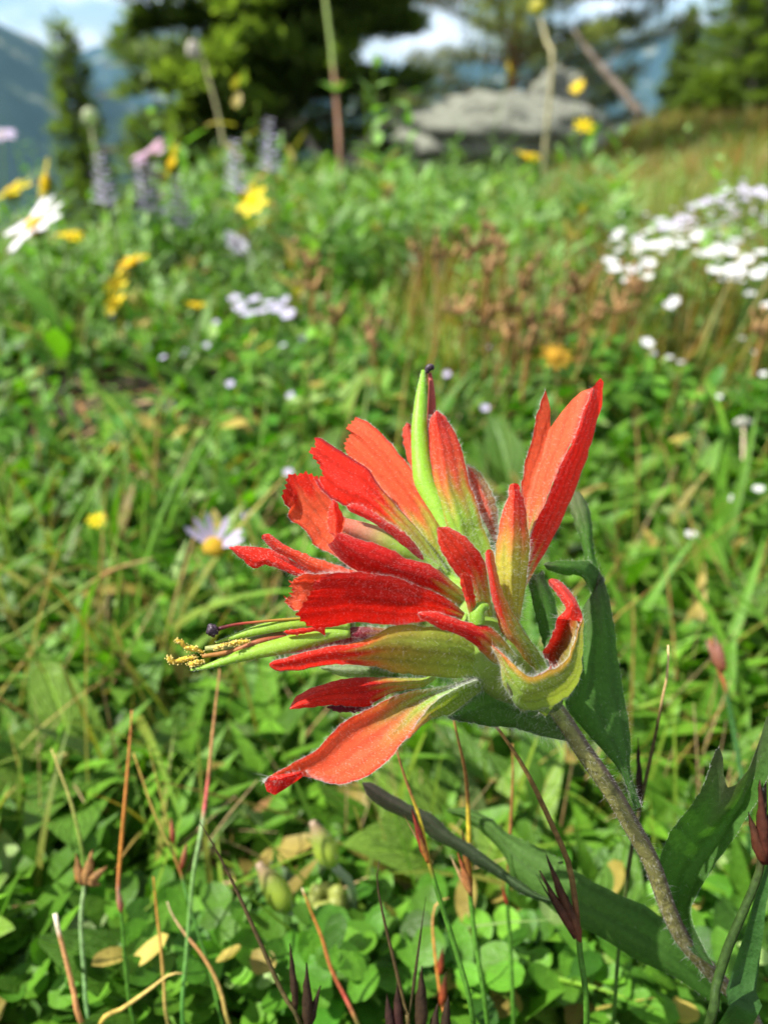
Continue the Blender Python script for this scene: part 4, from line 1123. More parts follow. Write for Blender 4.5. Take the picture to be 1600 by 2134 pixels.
rush('rush', 'long brown rush arching from the pale tip beside the stem with dark spiky capsules', [(999, 1473), (1030, 1510), (1056, 1545), (1100, 1615), (1150, 1720), (1186, 1806), (1203, 1922), (1207, 1977), (1222, 2134)], (.104, .108, .112, .115, .115), .00062,
     [(0, (.55, .40, .15)), (.08, (.45, .25, .08)), (.14, (.16, .10, .03)), (.62, (.14, .09, .03)), (.74, (.12, .04, .02)), (.78, GREENR), (1, GREENR)],
     [(e_(1205, 605), e_(1390, 1080), .0011, (.14, .05, .02), DKR, .1145), (e_(1170, 705), e_(1380, 1090), .0010, (.12, .04, .02), DKR, .114), (e_(1150, 725), e_(1370, 1100), .0003, DKR, DKR, .1138), (e_(1330, 850), e_(1400, 1110), .0011, (.2, .07, .03), DKR, .1142)])
rush('rush', 'dark bare rush spike with two blackish spindle capsules at its side', [(415, 1712), (450, 1771), (494, 1859), (547, 1977), (590, 2073), (625, 2134)], (.118, .118, .118), .00052, [(0, DKR), (.5, (.07, .05, .02)), (1, (.07, .06, .02))],  # dark brown taken near black, with the shade around it put in
     [((604, 1967), (617, 2105), .0009, (.05, .03, .015), DKR, .117), ((638, 2007), (642, 2150), .0013, (.05, .03, .015), DKR, .117), ((668, 2055), (640, 2150), .0009, (.06, .035, .02), DKR, .1174)], rtip=.15)
rush('rush', 'forked dark rush tip with a cluster of blackish capsules', [m_(838, 520), m_(820, 680), m_(870, 960), m_(940, 1250), m_(1010, 1550), m_(1050, 1720), m_(1060, 1790)], (.117, .117, .117), .0005, [(0, DKR), (1, (.08, .06, .02))],  # blackish brown includes the shade this tip stands in
     [(m_(1190, 795), m_(1060, 1740), .00035, (.06, .05, .02), DKR, .1172), (m_(893, 1535), m_(930, 1850), .0011, (.05, .02, .02), DKR, .1165), (m_(970, 1450), m_(985, 1850), .0012, (.06, .02, .02), DKR, .1168), (m_(1160, 1325), m_(1150, 1850), .0014, (.05, .03, .015), DKR, .1165), (m_(1280, 1600), m_(1240, 1850), .0010, DKR, DKR, .1165), (m_(1360, 1545), m_(1330, 1850), .0011, DKR, DKR, .1165)], rtip=.15)
rush('rush', 'tall orange-brown rush straw with small reddish node', [l_(628, -45), l_(615, 150), l_(598, 350), l_(570, 680), l_(562, 850), l_(580, 950), l_(600, 1200), l_(640, 1449)], (.155, .152, .148), .00052, [(0, (.4, .16, .05)), (.5, ORR), (.58, (.35, .12, .06)), (.64, GREENR), (1, GREENR)], [(l_(560, 790), l_(578, 920), .0009, (.35, .08, .04), (.45, .3, .2), .1495)])
rush('rush', 'tall rush with tan upper stalk, pink node and pale green lower stem', [(458, 1395), (445, 1510), (433, 1631), (424, 1700), (416, 1750), (402, 1828), (389, 1981), (381, 2134)], (.157, .153, .147), .00056, [(0, (.38, .2, .08)), (.30, (.38, .2, .08)), (.34, (.45, .1, .08)), (.42, (.45, .1, .1)), (.44, (.22, .32, .14)), (.6, (.14, .26, .07)), (1, (.06, .2, .03))])
rush('rush', 'green rush bearing a ragged brown seed cluster halfway up', [l_(245, 140), l_(290, 260), l_(340, 400), l_(390, 620), l_(402, 780), l_(385, 950), l_(400, 1200), l_(430, 1449)], (.160, .157, .15), .00056, [(0, (.45, .35, .12)), (.3, (.2, .25, .05)), (.5, GREENR), (.55, (.2, .3, .12)), (1, (.12, .25, .08))],
     [(l_(360, 640), l_(395, 790), .0014, BRN * 1.0, BRN, .1535), (l_(440, 620), l_(405, 790), .0016, BRN * 1.1, BRN, .153), (l_(510, 700), l_(420, 780), .0014, BRN * .8, BRN, .1525), (l_(480, 790), l_(420, 770), .0012, BRN * .7, BRN, .1525), (l_(350, 700), l_(390, 775), .0013, ORR, BRN, .1535)])
rush('dry_stalk', 'short tan dry stalk with whitish broken tip', [l_(262, 925), l_(275, 990), l_(310, 1130), l_(350, 1290), l_(390, 1449)], (.148, .145), .0007, [(0, (.6, .55, .42)), (.15, (.6, .5, .35)), (.2, (.42, .22, .09)), (1, (.35, .17, .06))], cat='dry stalk', rtip=.8)
rush('rush', 'thin leaning rush with red capsules along its middle', [l_(635, 160), l_(680, 290), l_(740, 460), l_(850, 700), l_(900, 880), l_(1000, 1200), l_(1060, 1449)], (.162, .158, .152), .00042, [(0, (.4, .25, .06)), (.4, (.2, .2, .04)), (.45, REDR), (.5, (.06, .16, .03)), (1, GREENR)], [(l_(815, 470), l_(825, 590), .0009, REDR, (.4, .15, .08), .1575), (l_(890, 580), l_(865, 710), .0009, REDR, (.4, .2, .1), .157)])
rush('dry_stalk', 'thin upright yellow-brown stalk among broad leaves', [l_(730, 750), l_(745, 900), l_(762, 1050), l_(780, 1250), l_(800, 1449)], (.152, .15), .00042, [(0, ORR), (1, (.35, .28, .08))], cat='dry stalk')
rush('dry_stalk', 'wavy orange-brown stalk curling at its tip', [l_(796, 868), l_(820, 930), l_(880, 1020), l_(960, 1120), l_(1020, 1220), l_(1060, 1330), l_(1090, 1449)], (.15, .147), .00048, [(0, (.45, .35, .2)), (.4, (.45, .22, .08)), (1, (.3, .25, .06))], cat='dry stalk')
rush('dry_stalk', 'golden dry blade bending over sideways', [l_(872, 1210), l_(810, 1215), l_(740, 1265), l_(680, 1310), l_(580, 1380), l_(480, 1449)], (.146, .144), .0006, [(0, (.5, .38, .12)), (1, (.42, .30, .06))], cat='dry stalk')
rush('dry_stalk', 'thin rust-orange stalk rising beside the hairy buds', [(629, 1852), (650, 1905), (669, 1951), (690, 2020), (722, 2085), (745, 2134)], (.15, .148), .0005, [(0, (.6, .5, .3)), (.06, ORR), (.7, (.36, .1, .04)), (.8, (.4, .06, .05)), (1, (.2, .2, .05))], cat='dry stalk')
rush('rush', 'rush with straw-coloured tip standing beside the hairy flower stem', [(1392, 1345), (1391, 1400), (1382, 1445), (1370, 1510), (1355, 1580), (1332, 1690), (1315, 1775), (1303, 1860), (1287, 2000), (1278, 2125)], (.125, .126, .13, .135), .0005, [(0, (.55, .38, .2)), (.10, (.5, .33, .15)), (.16, (.08, .06, .02)), (.5, (.05, .05, .02)), (1, GREENR)],
     [(f_(733, 120), f_(745, 560), .0008, DKR, DKR, .1285)])
rush('rush', 'thick dark rush stem with a large shaggy brown head beside the forked leaf', [(1590, 1560), (1592, 1680), (1584, 1806), (1553, 1890), (1519, 1969), (1490, 2062), (1478, 2134)], (.109, .108, .108), .00095, [(0, DKR), (.35, (.04, .025, .012)), (.45, (.025, .05, .01)), (1, (.025, .05, .01))],  # stem green darkened in the colour for the shaded corner
     [(f_(1545, 400), f_(1580, 960), .0013, (.08, .02, .012), (.05, .02, .01), .107), (f_(1470, 620), f_(1570, 960), .0012, (.10, .025, .012), (.06, .03, .015), .107), (f_(1640, 500), f_(1590, 960), .0014, (.08, .02, .012), DKR, .1072)])
rush('rush', 'small orange rush tip with two red capsules in front of a pale leaf', [e_(650, 860), e_(580, 890), e_(555, 990), e_(565, 1150), e_(590, 1350), e_(610, 1470), e_(640, 1583)], (.15, .148), .00042, [(0, (.45, .25, .1)), (.5, ORR), (1, (.4, .15, .04))],
     [(e_(615, 1140), e_(595, 1300), .0009, (.35, .06, .02), DKR, .1478), (e_(630, 1290), e_(605, 1480), .0011, (.36, .07, .02), DKR, .1475)])
rush('grass_stem', 'yellow-green grass stem slanting up past the dark hollow', [(322, 1163), (240, 1186), (195, 1213), (110, 1270), (40, 1320), (-20, 1360)], (.27, .26, .25), .0011, [(0, (.35, .3, .12)), (.3, (.36, .17, .07)), (.4, (.14, .2, .03)), (1, (.12, .2, .03))], cat='grass stem')
rush('rush', 'rush with pinkish flower scales standing beyond the forked leaf', [(1480, 1330), (1495, 1390), (1510, 1430), (1530, 1530), (1545, 1620), (1560, 1700)], (.20, .2, .19), .0009, [(0, (.4, .15, .08)), (.25, (.36, .1, .04)), (.35, (.03, .09, .02)), (1, (.03, .09, .02))], [((1470, 1330), (1505, 1400), .0016, (.32, .10, .04), (.42, .22, .16), .199), ((1487, 1318), (1505, 1400), .0013, (.30, .09, .04), (.38, .22, .18), .199), ((1500, 1335), (1508, 1402), .0012, (.25, .07, .03), (.32, .14, .1), .199)])
rush('dry_stalk', 'tall beige stalk with small flat whitish seed head on the grassy slope', [(1545, 870), (1549, 900), (1549, 960), (1552, 1040), (1556, 1120)], (.40, .39), .0013, [(0, (.5, .42, .3)), (1, (.42, .3, .16))], [((1575, 878), (1530, 882), .004, (.5, .5, .42), (.5, .5, .42), .399)], cat='dry stalk')

# broad dark strap leaf at the right edge
q = zp('F 1650,820 1610,1000 1560,1150 1490,1500 1420,1800 1370,2060'); W = P(q[:, 0], q[:, 1], np.array([.112, .112, .112, .112, .113, .114]))
gx = W[-1][0] - .004; gy = W[-1][1] + .004; ft = np.array([gx, gy, float(G(gx, gy)) - .002])
sb = thing('strap_leaf', ft, 'broad dark green strap-shaped leaf beside the thick rush stem', 'leaf')
W = catmull(np.vstack([W, ft]), 26)
wd = np.interp(np.linspace(0, 1, 26), [0, .2, .7, 1], [.0002, .0022, .0045, .0035])
V = np.concatenate([np.stack([W + np.array([-1, 0, 0]) * wd[:, None], W + np.array([0, .0012, 0]), W + np.array([1, .0, 0]) * wd[:, None]], 1)]).reshape(-1, 3)
i = np.arange(25)[:, None] * 3; j = np.arange(2)[None]
part('blade', V, np.stack([i + j, i + j + 1, i + 3 + j + 1, i + 3 + j], -1).reshape(-1, 4), M['leaf'], sb, np.array((.035, .10, .02)))

# ------------------------------------------------------------------ flowers of the meadow
_pc = {}


def petal_mesh(key, L0, W0, col, bend=.3, prof='strap', pitch=1.35, tip=None):
    if key not in _pc:
        V, F, C = blades(np.zeros((1, 3)), 0, pitch, bend, L0, W0, prof, np.array(col), None if tip is None else np.array(tip), fold=.15, nseg=5)
        _pc[key] = mkmesh('petal', V.reshape(-1, 3), F.reshape(-1, 4), M['petal'], C.reshape(-1, 3))
    return _pc[key]


_dc = {}


def dome_mesh(key, r, h, col):
    if key not in _dc:
        V, F = blob(np.zeros(3), 1.0, 9, .12, 3, (r, r, h))
        V[:, 2] = np.maximum(V[:, 2], -h * .5)
        _dc[key] = mkmesh('disc', V, F, M['pollen'], np.array(col))
    return _dc[key]


def stem_to(t_, root, head, r, col, sway=(0, 0), name='stem'):
    mid = root * .5 + head * .5 + np.array([sway[0], sway[1], 0]) * np.linalg.norm(head - root)
    V, F, T = tube(np.vstack([root, mid, head]), [r, r * .95, r * .8], ns=6, n=12)
    return part(name, V, F, M['rush'], t_, np.array(col))


def daisy(name, label, cat, u, v, hh, R_, npet, pcol, dcol, face, wr=.28, group=None, key='y', miss=(), dr=.32, d=None, droop=.3, pitch=1.35, lean=(0, 0), stemcol=(.10, .18, .03), leaves=0):
    if d is None: head, d = ray_at(u, v, hh)
    else: head = P(u, v, d)
    gx, gy = head[0] + lean[0], head[1] + lean[1]
    root = np.array([gx, gy, float(G(gx, gy)) - .002])
    t_ = thing(name, root, label, cat, group)
    stem_to(t_, root, head, R_ * .055, stemcol, (.08 * math.sin(u), .05 * math.cos(v)))
    Q = Vector(face).normalized().to_track_quat('Z', 'Y').to_matrix().to_4x4()
    B = Matrix.Translation(Vector(head - root)) @ Q @ Matrix.Rotation(u % 6.28, 4, 'Z')
    pm = petal_mesh((key, round(R_, 4), wr, droop, pitch), R_, R_ * wr, pcol, droop, pitch=pitch)
    for k_ in range(npet):
        if k_ in miss: continue
        o = link('petal', pm, t_)
        o.matrix_local = B @ Matrix.Rotation(k_ * TAU / npet + .12 * math.sin(k_ * 7 + u), 4, 'Z') @ Matrix.Rotation(.12 * math.sin(k_ * 5 + v), 4, 'X')
    o = link('disc', dome_mesh((key, round(R_ * dr, 5)), R_ * dr, R_ * dr * .6, dcol), t_)
    o.matrix_local = B
    # green cup under the head
    V, F = blob(np.zeros(3), 1.0, 7, .05, 2, (R_ * dr * .9, R_ * dr * .9, R_ * dr * .7))
    V[:, 2] -= R_ * dr * .35
    o = link('involucre', mkmesh('involucre', V, F, M['rush'], np.array((.09, .15, .03))), t_)
    o.matrix_local = B
    for k_ in range(leaves):
        a = k_ * 2.4 + u
        f = .25 + .18 * k_
        p_ = root * (1 - f) + head * f
        V, F, C = blades(p_[None], a, .5, .8, R_ * 2.2, R_ * .6, 'lance', greens(1))
        part('leaf', V.reshape(-1, 3), F.reshape(-1, 4), M['leaf'], t_, C.reshape(-1, 3))
    return t_


YEL = (.80, .60, .010); GOLD = (.76, .60, .008); DISC = (.55, .36, .01)
WHT = (.78, .76, .80); LIL = (.56, .48, .68); PNK = (.66, .46, .66)
daisy('yellow_wildflower', 'golden wildflower beside the white daisy, seen edge-on with raised petals', 'flower', 95, 382, .15, .025, 11, GOLD, DISC, (-.9, -.40, .3), key='g', leaves=2)
daisy('yellow_wildflower', 'golden wildflower above the white daisy with its petals spread level', 'flower', 25, 400, .15, .024, 11, GOLD, DISC, (-.35, -.12, .9), key='g', leaves=2)
daisy('yellow_wildflower', 'golden wildflower next to the pink-lilac bloom', 'flower', 358, 342, .16, .022, 10, GOLD, DISC, (-.85, -.22, .45), key='g2', leaves=2)
daisy('yellow_wildflower', 'bright lemon yellow wildflower with few petals above a grey-white head', 'flower', 526, 418, .13, .0175, 7, (.85, .66, .01), (.7, .5, .01), (-.3, -.7, .6), wr=.36, key='l', leaves=1)
daisy('yellow_wildflower', 'small low yellow bloom under the white daisy', 'flower', 146, 491, .09, .010, 9, YEL, DISC, (.2, -.1, 1), key='s')
daisy('yellow_wildflower', 'orange-yellow wildflower above two lemon ones in the leaves', 'flower', 276, 546, .085, .0125, 9, (.75, .46, .008), DISC, (-.35, -.1, .9), key='o', leaves=1)
daisy('yellow_wildflower', 'yellow wildflower just below the orange-yellow one', 'flower', 242, 590, .075, .010, 8, YEL, DISC, (-.3, -.5, .8), key='o2')
daisy('yellow_wildflower', 'lemon yellow wildflower lowest of the three in the leaves', 'flower', 238, 632, .065, .010, 8, (.85, .62, .01), (.7, .45, .01), (-.5, -.5, .7), key='o3', wr=.36)
daisy('yellow_wildflower', 'small yellow bloom beside the lilac cluster', 'flower', 408, 635, .06, .008, 8, YEL, DISC, (.2, .1, 1), key='s2')
daisy('yellow_wildflower', 'bright yellow flower standing before the boulder top', 'flower', 1060, 142, .26, .022, 8, (.85, .6, .01), DISC, (.9, -.2, .4), key='t', wr=.3, leaves=1)
daisy('yellow_wildflower', 'yellow flower with drooping petal at the far end of the boulder', 'flower', 1203, 180, .22, .019, 8, (.85, .6, .01), GOLD, (-.6, -.5, .6), key='t2', wr=.3)
daisy('yellow_wildflower', 'small orange bloom low at the boulder end', 'flower', 1216, 262, .17, .011, 8, GOLD, DISC, (.1, -.6, .8), key='t3')
daisy('yellow_wildflower', 'small yellow bloom in the leaves below the boulder', 'flower', 1098, 325, .15, .014, 9, YEL, DISC, (.2, -.1, 1), key='t4')
daisy('yellow_wildflower', 'fading orange-brown bloom among brown seed heads', 'flower', 1157, 742, .07, .0085, 9, (.42, .24, .02), (.36, .2, .02), (.1, -.5, .8), key='f', dr=.5)
daisy('yellow_wildflower', 'tiny orange bloom in the shady hollow', 'flower', 202, 1083, .045, .0045, 8, GOLD, DISC, (0, -.3, 1), key='tiny')
daisy('white_daisy', 'white daisy with orange centre turned to the sky', 'flower', 72, 470, .11, .023, 13, WHT, (.65, .32, .05), (-.45, -.35, .8), key='w', wr=.3, leaves=2)
daisy('pink_lilac_bloom', 'pale pink-lilac daisy next to a golden flower', 'flower', 312, 322, .15, .020, 14, PNK, (.5, .4, .4), (-.5, .2, .7), key='p', wr=.24)
daisy('purple_daisy', 'half-plucked fleabane with lilac petals on one side and yellow disc', 'flower', 446, 1138, .06, .0125, 16, LIL, (.42, .26, .02), (.10, -.50, .85), key='fl', wr=.19, d=.27, dr=.33, miss=(3, 4, 5, 6, 7, 8, 9, 10, 13, 15), droop=-.3, pitch=1.1, lean=(.02, .0))
daisy('grey_white_head', 'withered grey-white flower head under the lemon yellow bloom', 'flower', 490, 505, .09, .0105, 9, (.62, .60, .66), (.25, .22, .25), (.5, -.3, .6), key='gw', wr=.4)
daisy('lilac_wildflower', 'pale lilac bloom rising high above the pair of golden flowers', 'flower', 4, 280, .17, .014, 12, LIL, (.4, .35, .3), (.2, -.3, .9), key='lb')

# tiny lilac and white flowers in the grass
_cor = {}


def corolla_mesh(key, r, col, n=5):
    if key not in _cor:
        V, F, C = blades(np.zeros((n, 3)), np.arange(n) * TAU / n, 1.2, .3, r, r * .85, 'ovate', np.array(col), np.array(col) * 1.05, fold=.1, nseg=4)
        _cor[key] = mkmesh('corolla', V.reshape(-1, 3), F.reshape(-1, 4), M['petal'], C.reshape(-1, 3))
    return _cor[key]


def tiny(u, v, hh, r, col, key, label, group, name='small_flower'):
    head, d = ray_at(u, v, hh)
    root = np.array([head[0] + random.uniform(-.01, .01), head[1] + random.uniform(0, .012), 0]); root[2] = float(G(root[0], root[1])) - .002
    t_ = thing(name, root, label, 'flower', group)
    stem_to(t_, root, head, max(.0005, r * .09), (.10, .17, .04))
    o = link('corolla', corolla_mesh(key, r, col), t_)
    o.matrix_local = Matrix.Translation(Vector(head - root)) @ Vector((random.uniform(-.4, .1), random.uniform(-.6, 0), 1)).to_track_quat('Z', 'Y').to_matrix().to_4x4() @ Matrix.Rotation(random.random() * 6, 4, 'Z')
    return t_


def w_(x, y): return (1200 + x * .25, 350 + y * .25)


pw_ = [(340, 570), (510, 600), (640, 650), (750, 630), (320, 850), (420, 940), (470, 850), (280, 780), (1000, 310), (1110, 270), (880, 410), (1240, 200), (1300, 330), (1400, 250), (1500, 210), (1540, 180), (1390, 170), (780, 480), (680, 440), (940, 430), (1060, 540), (1180, 470), (1000, 580), (1130, 700), (1210, 650), (1320, 620), (1290, 700), (1310, 830), (1320, 920), (1420, 770), (1240, 920), (1540, 710), (1510, 890), (1590, 840), (1450, 1050), (1590, 1150), (1150, 860), (880, 650), (820, 1110), (770, 1150), (600, 800), (590, 1460), (1350, 200), (1200, 260), (1050, 300), (960, 330), (1450, 200), (1580, 230), (1340, 380), (840, 450), (720, 500), (1280, 420), (1350, 870), (1280, 860), (1360, 940), (1100, 720), (1170, 690), (540, 660), (360, 540)]
for i, (a, b) in enumerate(pw_):
    u, v = w_(a, b)
    lil = b < 520
    tiny(u, v, (.115 if v < 430 else .085) if b < 900 else .065, (.0042 if b > 640 else .0052) if b < 900 else .0040, (.72, .72, .74) if not lil else (.60, .56, .72), ('pw' if b < 900 else 'pw2') if not lil else 'pl',
         'small white flower of the pale patch on the grassy slope' if not lil else 'small lilac-white flower in the upper band of the pale patch',
         'white flowers in the slope patch' if not lil else 'lilac-white flowers in the slope patch')
for i in range(130):
    k_ = random.random()
    u = 1270 + 350 * k_ + random.gauss(0, 12)
    v = 520 - 125 * k_ + random.gauss(0, 30) + (random.uniform(20, 130) * k_ if i % 2 else 0)
    lil = v < 475
    tiny(u, v, random.uniform(.07, .12) if v < 440 else random.uniform(.05, .09), .0030, (.60, .57, .68) if lil else (.66, .68, .64), 'dl' if lil else 'dw', 'tiny half-open lavender floret in the hazy drift on the slope' if lil else 'tiny half-open whitish floret in the hazy drift on the slope', 'lavender florets of the drift' if lil else 'whitish florets of the drift', 'drift_floret')
for (u, v) in [(340, 745), (590, 720), (605, 825), (310, 725), (385, 735), (630, 705), (480, 800), (120, 715), (220, 575), (415, 580), (450, 672), (515, 1075), (600, 985), (430, 720), (930, 780), (1010, 850), (1070, 702), (1020, 722), (435, 580)]:
    tiny(u, v, .035, .0027 if v > 650 else .004, (.54, .50, .70), 'll' if v > 650 else 'll2', 'tiny pale violet flower scattered in the grass', 'violet flowers scattered in the grass')
for (u, v) in [(530, 625), (560, 632), (500, 640), (545, 650), (515, 655), (575, 645), (590, 628), (490, 622), (600, 655)]:
    tiny(u, v, .05, .0058, (.54, .51, .68), 'lc', 'pale violet flower in the tight cluster beside a small yellow bloom', 'violet flower cluster')
for (u, v) in [(1175, 710), (1330, 740), (1360, 735), (1395, 745), (1420, 755), (1545, 705), (1572, 735), (1495, 828), (1590, 780), (1440, 1115), (1530, 1042), (1580, 1020)]:
    tiny(u, v, .04, .0045 if v < 700 else .0028, (.66, .66, .66), 'ws' if v < 700 else 'ws2', 'white flower standing singly in the yellowish grass', 'single white flowers in the grass')

# lupin spikes
for (u, v, hh, lab) in [(215, 378, .15, 'pale blue lupin spike under the round green bud'), (300, 392, .15, 'pale blue lupin spike below the pink-lilac bloom'), (326, 398, .14, 'short lupin spike leaning against the larger one'), (492, 350, .16, 'violet-blue lupin spike near the thin tall stem'), (563, 306, .18, 'faint violet lupin spike in front of the grey branches'), (375, 425, .13, 'greyish lupin spike between golden bloom and lemon flower')]:
    head, d = ray_at(u, v, hh)
    root = np.array([head[0], head[1] + .01, 0]); root[2] = float(G(root[0], root[1])) - .002
    t_ = thing('lupin', root, lab, 'flower', 'lupins at the meadow edge')
    top = head + np.array([0, 0, .022])
    stem_to(t_, root, top, .0014, (.12, .18, .05))
    n = 26
    fz = np.linspace(0, 1, n)
    b = head[None] + np.array([0, 0, -.022]) + fz[:, None] * np.array([0, 0, .045])
    V, F, C = blades(b, np.arange(n) * 2.4, 1.1, .5, .0145 * (1.15 - .7 * fz), .010 * (1.1 - .6 * fz), 'ovate', np.array((.44, .42, .58)) * U(n, .7, 1.3)[:, None], nseg=3)
    part('flower_spike', V.reshape(-1, 3), F.reshape(-1, 4), M['petal'], t_, C.reshape(-1, 3))
    V, F, C = blades(np.repeat(root[None] + np.array([0, 0, .04]), 7, 0), np.arange(7) * .9, .6, .7, .035, .009, 'lance', greens(7, *GREY))
    part('leaf', V.reshape(-1, 3), F.reshape(-1, 4), M['leaf'], t_, C.reshape(-1, 3))

# tall stems with buds against the view
t0 = ray_at(205, 355, .12)[0]
root = np.array([t0[0] + .01, t0[1], float(G(t0[0] + .01, t0[1])) - .002])
t_ = thing('bud_stem', root, 'pale round green bud on a bent stem against the mountain', 'bud')
hd = P(188, 245, float((t0 - CAM) @ FW))
V, F, T = tube(np.vstack([root, t0, P(195, 300, float((t0 - CAM) @ FW)), hd]), [.002, .002, .0021, .003], ns=8, n=20); part('stem', V, F, M['rush'], t_, np.array((.25, .27, .12)))
V, F = blob(hd, .0185 * 1.0, 12, .15, 4, (.85, .85, 1.05)); part('bud', V, F, M['leaf'], t_, np.array((.42, .45, .30)))
t0 = ray_at(470, 330, .13)[0]; dz_ = float((t0 - CAM) @ FW)
root = np.array([t0[0] + .01, t0[1] + .01, float(G(t0[0], t0[1])) - .004])
t_ = thing('nodding_seed_head', root, 'greyish nodding seed head on a tall slanting stem before the tree', 'seed head')
V, F, T = tube(np.vstack([root, t0, P(455, 240, dz_), P(435, 165, dz_), P(422, 118, dz_), P(410, 110, dz_)]), [.0028, .0028, .0028, .0026, .0026, .0022], ns=8, n=26); part('stem', V, F, M['rush'], t_, np.array((.28, .26, .13)))
V, F = blob(P(404, 105, dz_), .016, 12, .35, 7, (.95, .9, 1.15)); part('seed_head', V, F, M['straw'], t_, np.array((.45, .42, .36)))
t0 = ray_at(708, 335, .10)[0]; dz_ = float((t0 - CAM) @ FW)
root = np.array([t0[0], t0[1], float(G(t0[0], t0[1])) - .004])
t_ = thing('tall_stem', root, 'very tall thin stem with a leaf whorl rising past the tree', 'plant stem')
V, F, T = tube(np.vstack([root, t0, P(704, 250, dz_), P(697, 170, dz_), P(688, 80, dz_), P(678, 0, dz_), P(668, -110, dz_)]), [.0045, .0045, .0042, .004, .0038, .0036, .002], ns=8, n=30)
part('stem', V, F, M['rush'], t_, grad(T, [(0, (.25, .14, .08)), (.55, (.30, .16, .10)), (.62, (.22, .30, .08)), (1, (.25, .32, .09))]))
for k_ in range(7):
    V, F, C = blades(P(699, 190, dz_)[None], k_ * .9 + .3, .9, .5, .045, .012, 'lance', greens(1, (.10, .2, .05), (.14, .25, .08)))
    part('leaf', V.reshape(-1, 3), F.reshape(-1, 4), M['leaf'], t_, C.reshape(-1, 3))
t0 = ray_at(1150, 150, .27)[0]; dz_ = float((t0 - CAM) @ FW)
root = np.array([t0[0], t0[1], float(G(t0[0], t0[1])) - .004])
t_ = thing('tall_stem', root, 'slender yellowish stem with a small yellow tip before the pine', 'plant stem')
V, F, T = tube(np.vstack([root, t0, P(1140, 90, dz_), P(1128, 45, dz_), P(1120, 15, dz_)]), [.005, .005, .005, .004, .003], ns=8, n=20); part('stem', V, F, M['rush'], t_, np.array((.40, .36, .20)))
V, F = blob(P(1120, 15, dz_), .016, 10, .3, 9); part('bud', V, F, M['leaf'], t_, np.array((.45, .40, .06)))

# brown seed heads in the middle of the meadow
for i, (u, v, hh) in enumerate([(905, 525, .10), (880, 545, .085), (985, 520, .10), (1012, 560, .095), (1040, 492, .105), (1028, 530, .09), (640, 545, .08), (655, 590, .07), (1065, 640, .075), (1090, 590, .085), (1112, 668, .07), (1150, 640, .07), (1170, 690, .065), (1206, 600, .08), (1240, 640, .07), (1290, 635, .075), (1330, 600, .08), (1010, 660, .07), (960, 640, .075), (1060, 690, .06), (1100, 720, .06), (1590, 690, .06), (770, 700, .055), (700, 660, .06)]):
    head, d = ray_at(u, v, hh)
    root = np.array([head[0] + random.uniform(-.012, .012), head[1] + random.uniform(0, .02), 0]); root[2] = float(G(root[0], root[1])) - .002
    t_ = thing('brown_seed_head', root, 'dry brown branching seed head standing in the green leaves', 'seed head', 'brown seed heads')
    stem_to(t_, root, head, .0011, BRN * random.uniform(.8, 1.4), (random.uniform(-.08, .08), 0))
    for k_ in range(random.randint(4, 7)):
        a = random.random() * TAU; rr = random.uniform(.004, .012); zz = random.uniform(-.004, .014)
        tip = head + np.array([math.cos(a) * rr, math.sin(a) * rr, zz])
        V, F, T = spindle(head + np.array([0, 0, -.004]), tip, .0015)
        V2, F2 = blob(tip, random.uniform(.0012, .0021), 6, .3, k_, (1, 1, 1.4))
        part('capsule', np.vstack([V, V2]), np.vstack([F, F2 + len(V)]), M['straw'], t_, np.array((.30, .18, .075)) * random.uniform(.6, 1.4))

# hairy buds in front, lower middle
root = np.array([*P(700, 1960, .185)[:2], 0]); root[2] = float(G(root[0], root[1])) - .002
t_ = thing('budding_herb', root, 'pale woolly herb with plump green buds below the drooping bract', 'plant')
for (a, b, r_, kn) in [((650, 1712), (695, 1805), .0031, (735, 1870)), ((538, 1800), (602, 1898), .0033, (690, 1925))]:
    dB = .172
    tp, bt = P(*a, dB), P(*b, dB)
    path = np.stack([bt + (tp - bt) * k for k in np.linspace(0, 1, 8)])
    V, F, T = tube(path, r_ * np.array([.35, .72, .85, .84, .74, .58, .36, .22]), ns=12, n=16)
    V[:192] += (V[:192] - np.repeat(V[:192].reshape(16, 12, 3).mean(1), 12, 0)) * np.tile([.1, -.08, .0], 64)[:, None] * 1.2
    bo = part('bud', V, F, M['tissue'], t_, grad(T, [(0, (.20, .34, .03)), (.35, (.30, .40, .04)), (.6, (.22, .30, .04)), (.85, (.30, .22, .10)), (1, (.36, .26, .18))]))
    rg_ = V[:16 * 12].reshape(16, 12, 3); rg_ = np.concatenate([rg_, rg_[:, :1]], 1)
    hV, hF = hairs_on([(rg_.reshape(-1, 3), None, None, None, (16, 13))], 160, .0009, .00003, 0, 1, int(a[0]))
    part('hairs', hV, hF, M['hair'], bo, smooth=False)['kind'] = 'stuff'
    V, F, T = tube(np.vstack([root, P(*kn, .178), bt]), [.0011, .0010, .0010], ns=8, n=18); part('stem', V, F, M['leaf'], t_, np.array((.26, .33, .20)))
hd = P(680, 1885, .178)
V, F, T = tube(np.vstack([root, hd]), [.001, .001], ns=8, n=6); part('stem', V, F, M['leaf'], t_, np.array((.26, .33, .20)))
for k_ in range(9):
    a = k_ * 2.4
    c = hd + np.array([math.cos(a) * .0028, math.sin(a) * .0028, .001 * (k_ % 3)])
    V, F = blob(c, .0021, 7, .2, k_, (1, 1, 1.3)); part('bud', V, F, M['tissue'], t_, np.array((.24, .27, .06)) * random.uniform(.7, 1.2))
for k_ in range(6):
    V, F, C = blades((root + np.array([0, 0, .012]))[None], k_ * 1.1, .7, .7, .03, .009, 'lance', greens(1, *GREY))
    if clear_ok(V.reshape(-1, 3), .14): part('leaf', V.reshape(-1, 3), F.reshape(-1, 4), M['leaf'], t_, C.reshape(-1, 3))

